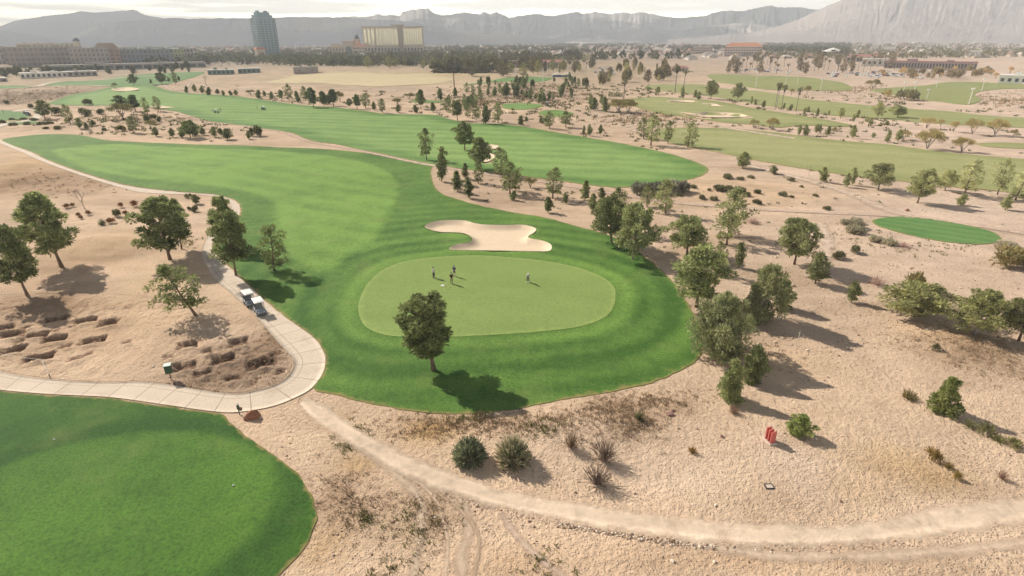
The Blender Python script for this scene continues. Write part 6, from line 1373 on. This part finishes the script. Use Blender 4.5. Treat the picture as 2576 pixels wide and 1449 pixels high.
building('casino_hall', 'beige wing with row of windows touching the hotel', 'building', 890, 920, 142, 108, 24, BEI, ORG, 3, 6, roof='hip', wf=(.5, .4))
p, W_, H_ = place(890, 906, 140, 98); t_ = thing('ornate_turret', 'orange turret with dark cupola beside the hotel', 'turret', p); m = MB(); m.cyl((0, 14, 0), W_ * .42, H_, 8); m.obj('wall', PNK, t_); hh = height_to(p, 86) - H_; m = MB(); m.lathe((0, 14, H_), [(W_ * .5, 0), (W_ * .34, hh * .35), (W_ * .3, hh * .6), (W_ * .05, hh)], 8); m.obj('roof', plain('dark_cupola', (.09, .10, .12), .5, var=.1), t_)
for sx in (-1, 1): m = MB(); m.cyl((sx * W_ * .42, 12, 0), W_ * .14, H_ * .96, 8, W_ * .1); m.obj('corner_post', ORG, t_)
building('tent_canopy', 'white canopy building with red roof stripe before the hotel', 'building', 896, 952, 149, 137, 14, WHT, WRF, 1, 5, wf=(.8, .5))
building('hotel', 'far pale hotel slab on the plain right of the gold one', 'hotel', 1108, 1148, 103, 78, 30, PNK, PNK, 5, 8, wf=(.4, .5))
building('clubhouse', 'low dark clubhouse with column front among trees', 'clubhouse', 1327, 1420, 172, 151, 22, BRN2, RDT, 1, 12, roof='hip', wf=(.7, .6))
building('clubhouse_wing', 'small brown wing left of the low clubhouse', 'building', 1278, 1312, 170, 154, 14, BRN3, GRT, 1, 3)
CAN = plain('blue_canvas', (.08, .13, .30), .8, var=.12); 
for i, (x0, x1, lab) in enumerate(((1389, 1414, 'blue-and-white range canopy, left of two'), (1413, 1438, 'blue-and-white range canopy, right of two'))):
    p, W_, H_ = place(x0, x1, 198, 184); t_ = thing('range_canopy', lab, 'canopy', p, -math.atan2(p.x, p.y), 'range canopies'); pts = [(-W_/2 + W_ * k_ / 10, H_ * .62 + H_ * .38 * math.sin(math.pi * k_ / 10)) for k_ in range(11)]; m = MB(); m.prism(pts + [(x, z - .2) for x, z in pts[::-1]], 0, 7); m.obj('roof', WRF, t_); m = MB(); m.box((0, 5, H_ * .42), (W_ * .96, .3, H_ * .4)); m.obj('back_curtain', CAN, t_)
    for sx in (-1, 1): MB().tube([(sx * W_ * .48, .3, 0), (sx * W_ * .48, .3, H_ * .64)], .15, 6).obj('post', M_STEEL, t_)
building('resort', 'beige resort block with orange hip roof above the palm grove', 'resort', 1824, 1912, 142, 107, 30, PNK, ORG, 4, 14, roof='hip', wf=(.5, .5), band=WHT)
building('resort_wing', 'lower pale wing left of the orange-roofed resort', 'building', 1745, 1790, 135, 118, 16, PNK, WRF, 3, 8)
p, W_, H_ = place(2066, 2120, 140, 130); t_ = thing('tent_roofed_hall', 'hall with a broad white peaked roof', 'hall', p, -math.atan2(p.x, p.y)); m = MB(); m.box((0, 15, H_ / 2), (W_, 30, H_)); m.obj('wall', PNK, t_); m = MB(); m.lathe((0, 15, H_), [(W_ * .56, 0), (W_ * .3, 3.2), (.5, height_to(p, 120) - H_)], 8); m.obj('roof', WRF, t_)
building('arcade', 'long low mauve arcade with dark arches at the far right', 'arcade', 2239, 2431, 174, 156, 26, wallm('mauve_render', (.36, .27, .26)), RDT, 1, 30, wf=(.6, .6))
building('arcade_end', 'white end block at the left of the mauve arcade', 'building', 2171, 2240, 166, 149, 20, WHT, WRF, 1, 6, wf=(.4, .4))
building('red_roofed_hall', 'long hall with dusty red roof behind the white end block', 'hall', 2133, 2216, 156, 137, 22, PNK, RDT, 1, 8, roof='hip')
building('white_warehouse', 'bright white warehouse box on the plain, wide one', 'warehouse', 2218, 2247, 133, 118, 26, WRF, WRF, 1, 4, wf=(.2, .2)); building('white_warehouse', 'bright white warehouse box on the plain, narrow one', 'warehouse', 2192, 2207, 131, 114, 20, WRF, WRF, 1, 2, wf=(.2, .2)); building('white_warehouse', 'white slab building far right among house roofs', 'warehouse', 2438, 2462, 146, 128, 18, WRF, WRF, 2, 4, wf=(.3, .3))
building('white_pavilion', 'large white-roofed pavilion at the right picture edge', 'pavilion', 2525, 2640, 213, 192, 16, WRF, WRF, 1, 8, wf=(.5, .4))
building('beige_villa', 'beige house hidden in trees at left of the palm grove', 'house', 1690, 1730, 180, 166, 14, PNK, RDT, 1, 5, roof='hip')

# ------------------------------------------------------------------ cars in the car parks
CARS = []
for nm, c in (('white', (.75, .74, .72)), ('silver', (.42, .43, .45)), ('black', (.04, .04, .045)), ('red', (.30, .05, .04)), ('blue', (.06, .09, .2))):
    m = MB(); m.prism([(-2.2, .3), (2.2, .3), (2.25, .7), (1.3, .85), (.75, 1.42), (-1.0, 1.45), (-1.6, .95), (-2.25, .85)], -.88, .88)
    me = m.mesh('parked_car', plain('car_paint_' + nm, c, .3, var=.03, spec=.5), .06)
    g = MB(); g.prism([(1.18, .9), (.72, 1.36), (-.98, 1.39), (-1.45, .97)], -.90, .90); gm = g.mesh('windows', M_GLASS)
    wm = MB(); wm.tube([(0, -.1, 0), (0, .1, 0)], .33, 10); CARS.append((me, gm, wm.mesh('wheel', M_TYRE)))
def carpark(poly, n, label, group, seed, ang=0.0):
    r = random.Random(seed); P = np.array(poly, float); lo, hi = P.min(0), P.max(0); k_ = 0; pts = []
    while k_ < n:
        x, y = r.uniform(lo[0], hi[0]), r.uniform(lo[1], hi[1])
        if not inside(P, np.array([x]), np.array([y]))[0]: continue
        q = at(x, y); q = Vector((round(q.x / 3.2) * 3.2, round(q.y / 11) * 11 + r.choice((0, 5.2)), 0))
        if (q.x, q.y) in pts: continue
        pts.append((q.x, q.y)); q.z = H(q.x, q.y); k_ += 1
        me, gm, wm = CARS[r.choice((0, 0, 0, 1, 1, 2, 3, 4))]
        o = link('parked_car', me); o.location = q; o.rotation_euler = (0, 0, ang + math.pi / 2 * r.choice((1, 3)) + r.gauss(0, .03)); tag(o, label, 'car', group)
        link('windows', gm, o)
        for sx in (1.4, -1.4):
            for sy in (.84, -.84): link('wheel', wm, o, (sx, sy, .33))
carpark([(500,152),(640,150),(840,150),(870,146),(840,136),(700,140),(520,146)], 70, 'car parked in the lots below the teal tower', 'cars below the tower', 1)
carpark([(490,168),(640,164),(640,158),(500,160)], 28, 'car parked beside the apartment blocks and pavilions', 'cars beside the pavilions', 2)
carpark([(2080,196),(2300,196),(2410,190),(2400,176),(2240,180),(2090,184)], 78, 'car parked before the mauve arcade', 'cars before the arcade', 3)
carpark([(1500,192),(1548,192),(1548,172),(1505,170)], 24, 'car parked in the small lot by the grove', 'cars by the grove', 4)
carpark([(1830,180),(1990,184),(1990,178),(1840,174)], 20, 'car parked under the palm grove', 'cars under the palms', 5)

# ------------------------------------------------------------------ the town on the plain: the biggest houses one by one, the rest as one mass
HW = [plain('house_wall_' + n, c, .9, var=.1, scale=.1) for n, c in (('cream', (.62, .54, .45)), ('tan', (.50, .40, .31)), ('white', (.74, .69, .62)))]
HR = [plain('house_roof_' + n, c, .9, var=.15, scale=.2) for n, c in (('tan', (.42, .31, .24)), ('terracotta', (.42, .24, .17)), ('grey', (.30, .27, .25)), ('pale', (.66, .58, .50)))]
hm_w = []
for i, m_ in enumerate(HW): m = MB(); m.box((0, 0, 1.6), (14, 11, 3.4)); m.box((4, -6, 1.4), (6, 4, 3)); hm_w.append(m.mesh('town_house', m_))
hm_r = []
for i, m_ in enumerate(HR): m = MB(); m.poly([(-7.8, -6.2, 3.3), (7.8, -6.2, 3.3), (7.8, 6.2, 3.3), (-7.8, 6.2, 3.3), (-2.5, 0, 6.2), (2.5, 0, 6.2)], [(0, 1, 5, 4), (1, 2, 5), (2, 3, 4, 5), (3, 0, 4), (0, 3, 2, 1)]); hm_r.append(m.mesh('roof', m_))
rr = random.Random(4); k_ = 0
while k_ < 280:
    az = rr.uniform(-.75, .98); y = rr.uniform(1050, 1750); x = y * az
    if (az < -.45 and y < 1300) or (-.5 < az < .25 and y < 1350): continue
    x = round(x / 22) * 22; y = round(y / 30) * 30 + rr.uniform(-4, 4)
    o = link('town_house', hm_w[rr.randrange(3)]); o.location = (x, y, H(x, y)); o.rotation_euler = (0, 0, rr.choice((0, math.pi / 2, math.pi, -math.pi / 2)) + .2); o.scale = (rr.uniform(.8, 1.3),) * 3
    tag(o, 'low tile-roofed house in the suburb on the plain', 'house', 'suburb houses on the plain'); link('roof', hm_r[rr.randrange(4)], o); k_ += 1
r = np.random.default_rng(21)
k = NT('far_town_mix', .9, .1); k.base(k.attr('paint', 'Color')); M_TOWN = k.m
N = 13000; y = 1650 + 2500 * r.random(N) ** 1.5; x = y * r.uniform(-1.0, 1.1, N); kp = (fbm(x * .0012, y * .0012, 3) > .36) & ~((x / y > .25) & (y > 3300)); x, y = x[kp], y[kp]; n = len(x)
sx = r.uniform(8, 15, n) * np.clip(y / 2600, .8, 1.8); sy = r.uniform(7, 12, n) * np.clip(y / 2600, .8, 1.8); hz_ = r.uniform(3.2, 6.2, n) * np.where(r.random(n) > .97, 2.4, 1)
bx_ = np.array([(-1, -1, 0), (1, -1, 0), (1, 1, 0), (-1, 1, 0), (-1, -1, .62), (1, -1, .62), (1, 1, .62), (-1, 1, .62), (-.3, 0, 1), (.3, 0, 1)], float)
V = bx_[None] * np.stack([sx / 1, sy, hz_], 1)[:, None, :] + np.stack([x, y, 0 * x], 1)[:, None, :]
q4 = np.array([(0, 1, 5, 4), (1, 2, 6, 5), (2, 3, 7, 6), (3, 0, 4, 7), (4, 5, 9, 8), (5, 6, 9, 9), (6, 7, 8, 9), (7, 4, 8, 8)])
def quads_safe(F): return F
F3 = np.concatenate([q4[:, [0, 1, 2]], q4[[0, 1, 2, 3, 4, 6], :][:, [0, 2, 3]]])
F3 = (F3[None] + (np.arange(n) * 10)[:, None, None]).reshape(-1, 3)
wc = np.array([(.66, .56, .48), (.52, .41, .33), (.78, .72, .66)])[r.integers(0, 3, n)]; rc_ = np.array([(.40, .30, .25), (.44, .28, .22), (.33, .29, .27), (.70, .62, .56)])[r.integers(0, 4, n)]
cc = np.where((np.arange(10) < 4)[None, :, None], wc[:, None], rc_[:, None]).reshape(-1, 3)
o = link('town', mk_mesh('town', V.reshape(-1, 3), F3, M_TOWN, False, cc, 'paint')); o['kind'] = 'stuff'; o['label'] = 'thousands of small house roofs spreading over the far plain'
# woods of the plain seen as one mass
def wood(name, label, n, yr, azr, hr, seed, th=.44, dens=None, per=20, col=(1, 1, 1)):
    r = np.random.default_rng(seed); y = yr[0] + (yr[1] - yr[0]) * r.random(n * 3) ** 1.6; az = r.uniform(azr[0], azr[1], n * 3); x = y * az
    kp = fbm(x * .0021 + seed, y * .0016, 3) > th
    if dens is not None: kp &= r.random(n * 3) < dens(az, y)
    x, y = x[kp][:n], y[kp][:n]; m = len(x); h = r.uniform(hr[0], hr[1], m); w_ = h * r.uniform(.45, .75, m)
    d = r.normal(size=(m, per, 3)); d /= np.linalg.norm(d, axis=2)[..., None]; q = r.random((m, per, 1)) ** .5
    C = np.stack([x, y, h * .56], 1)[:, None, :] + d * q * np.stack([w_ * .5, w_ * .5, h * .42], 1)[:, None, :]
    L = np.repeat(h * .30, per) * r.uniform(.7, 1.3, m * per); D = d.reshape(-1, 3) + np.array([0, 0, .3])
    tone = np.clip(np.repeat(r.random(m) * .6, per) + r.random(m * per) * .4, 0, 1)
    o = link(name, leaf_mesh(name, C.reshape(-1, 3), D, L, L * .8, M_FARLEAF, r, tone)); o['kind'] = 'stuff'; o['label'] = label; o.color = (*col, 1); return o
wood('far_woods', 'dark belt of small trees over the western plain', 4200, (850, 3900), (-.95, -.02), (6, 11), 31, .38, lambda a, y: np.where((a < -.45) & (y < 1000), .15, 1.0), col=(1.05, 1.08, 1.0))
wood('far_woods', 'dusty scattered trees over the middle plain', 3000, (1050, 3900), (-.1, .55), (6, 12), 32, .44, col=(1.1, 1.0, .95))
wood('far_woods', 'thin pale trees between houses on the eastern plain', 1800, (1000, 3300), (.4, 1.1), (5, 9), 33, .46, col=(1.6, 1.35, 1.3))  # leaf colour lighter and redder than in the western woods
wood('far_woods', 'trees dotted round the golf holes beyond the range', 420, (430, 1050), (.35, 1.05), (3.5, 8), 34, .50, lambda a, y: np.where(y > 560, 1.0, .25), 26, (1.3, 1.1, 1.1))

wood('far_woods', 'tall dusty trees thickening the wood round the clubhouse', 300, (640, 1120), (-.13, .30), (8, 14), 35, .40, None, 40, (1.15, 1.05, .95))
wood('far_woods', 'trees among the car parks between the tower and the apartment blocks', 260, (700, 1150), (-.75, -.2), (5, 10), 36, .42, lambda a, y: np.where((a < -.5) & (y < 860), .0, 1.0), 36, (.85, .9, .85))
cy.use_denoising = True
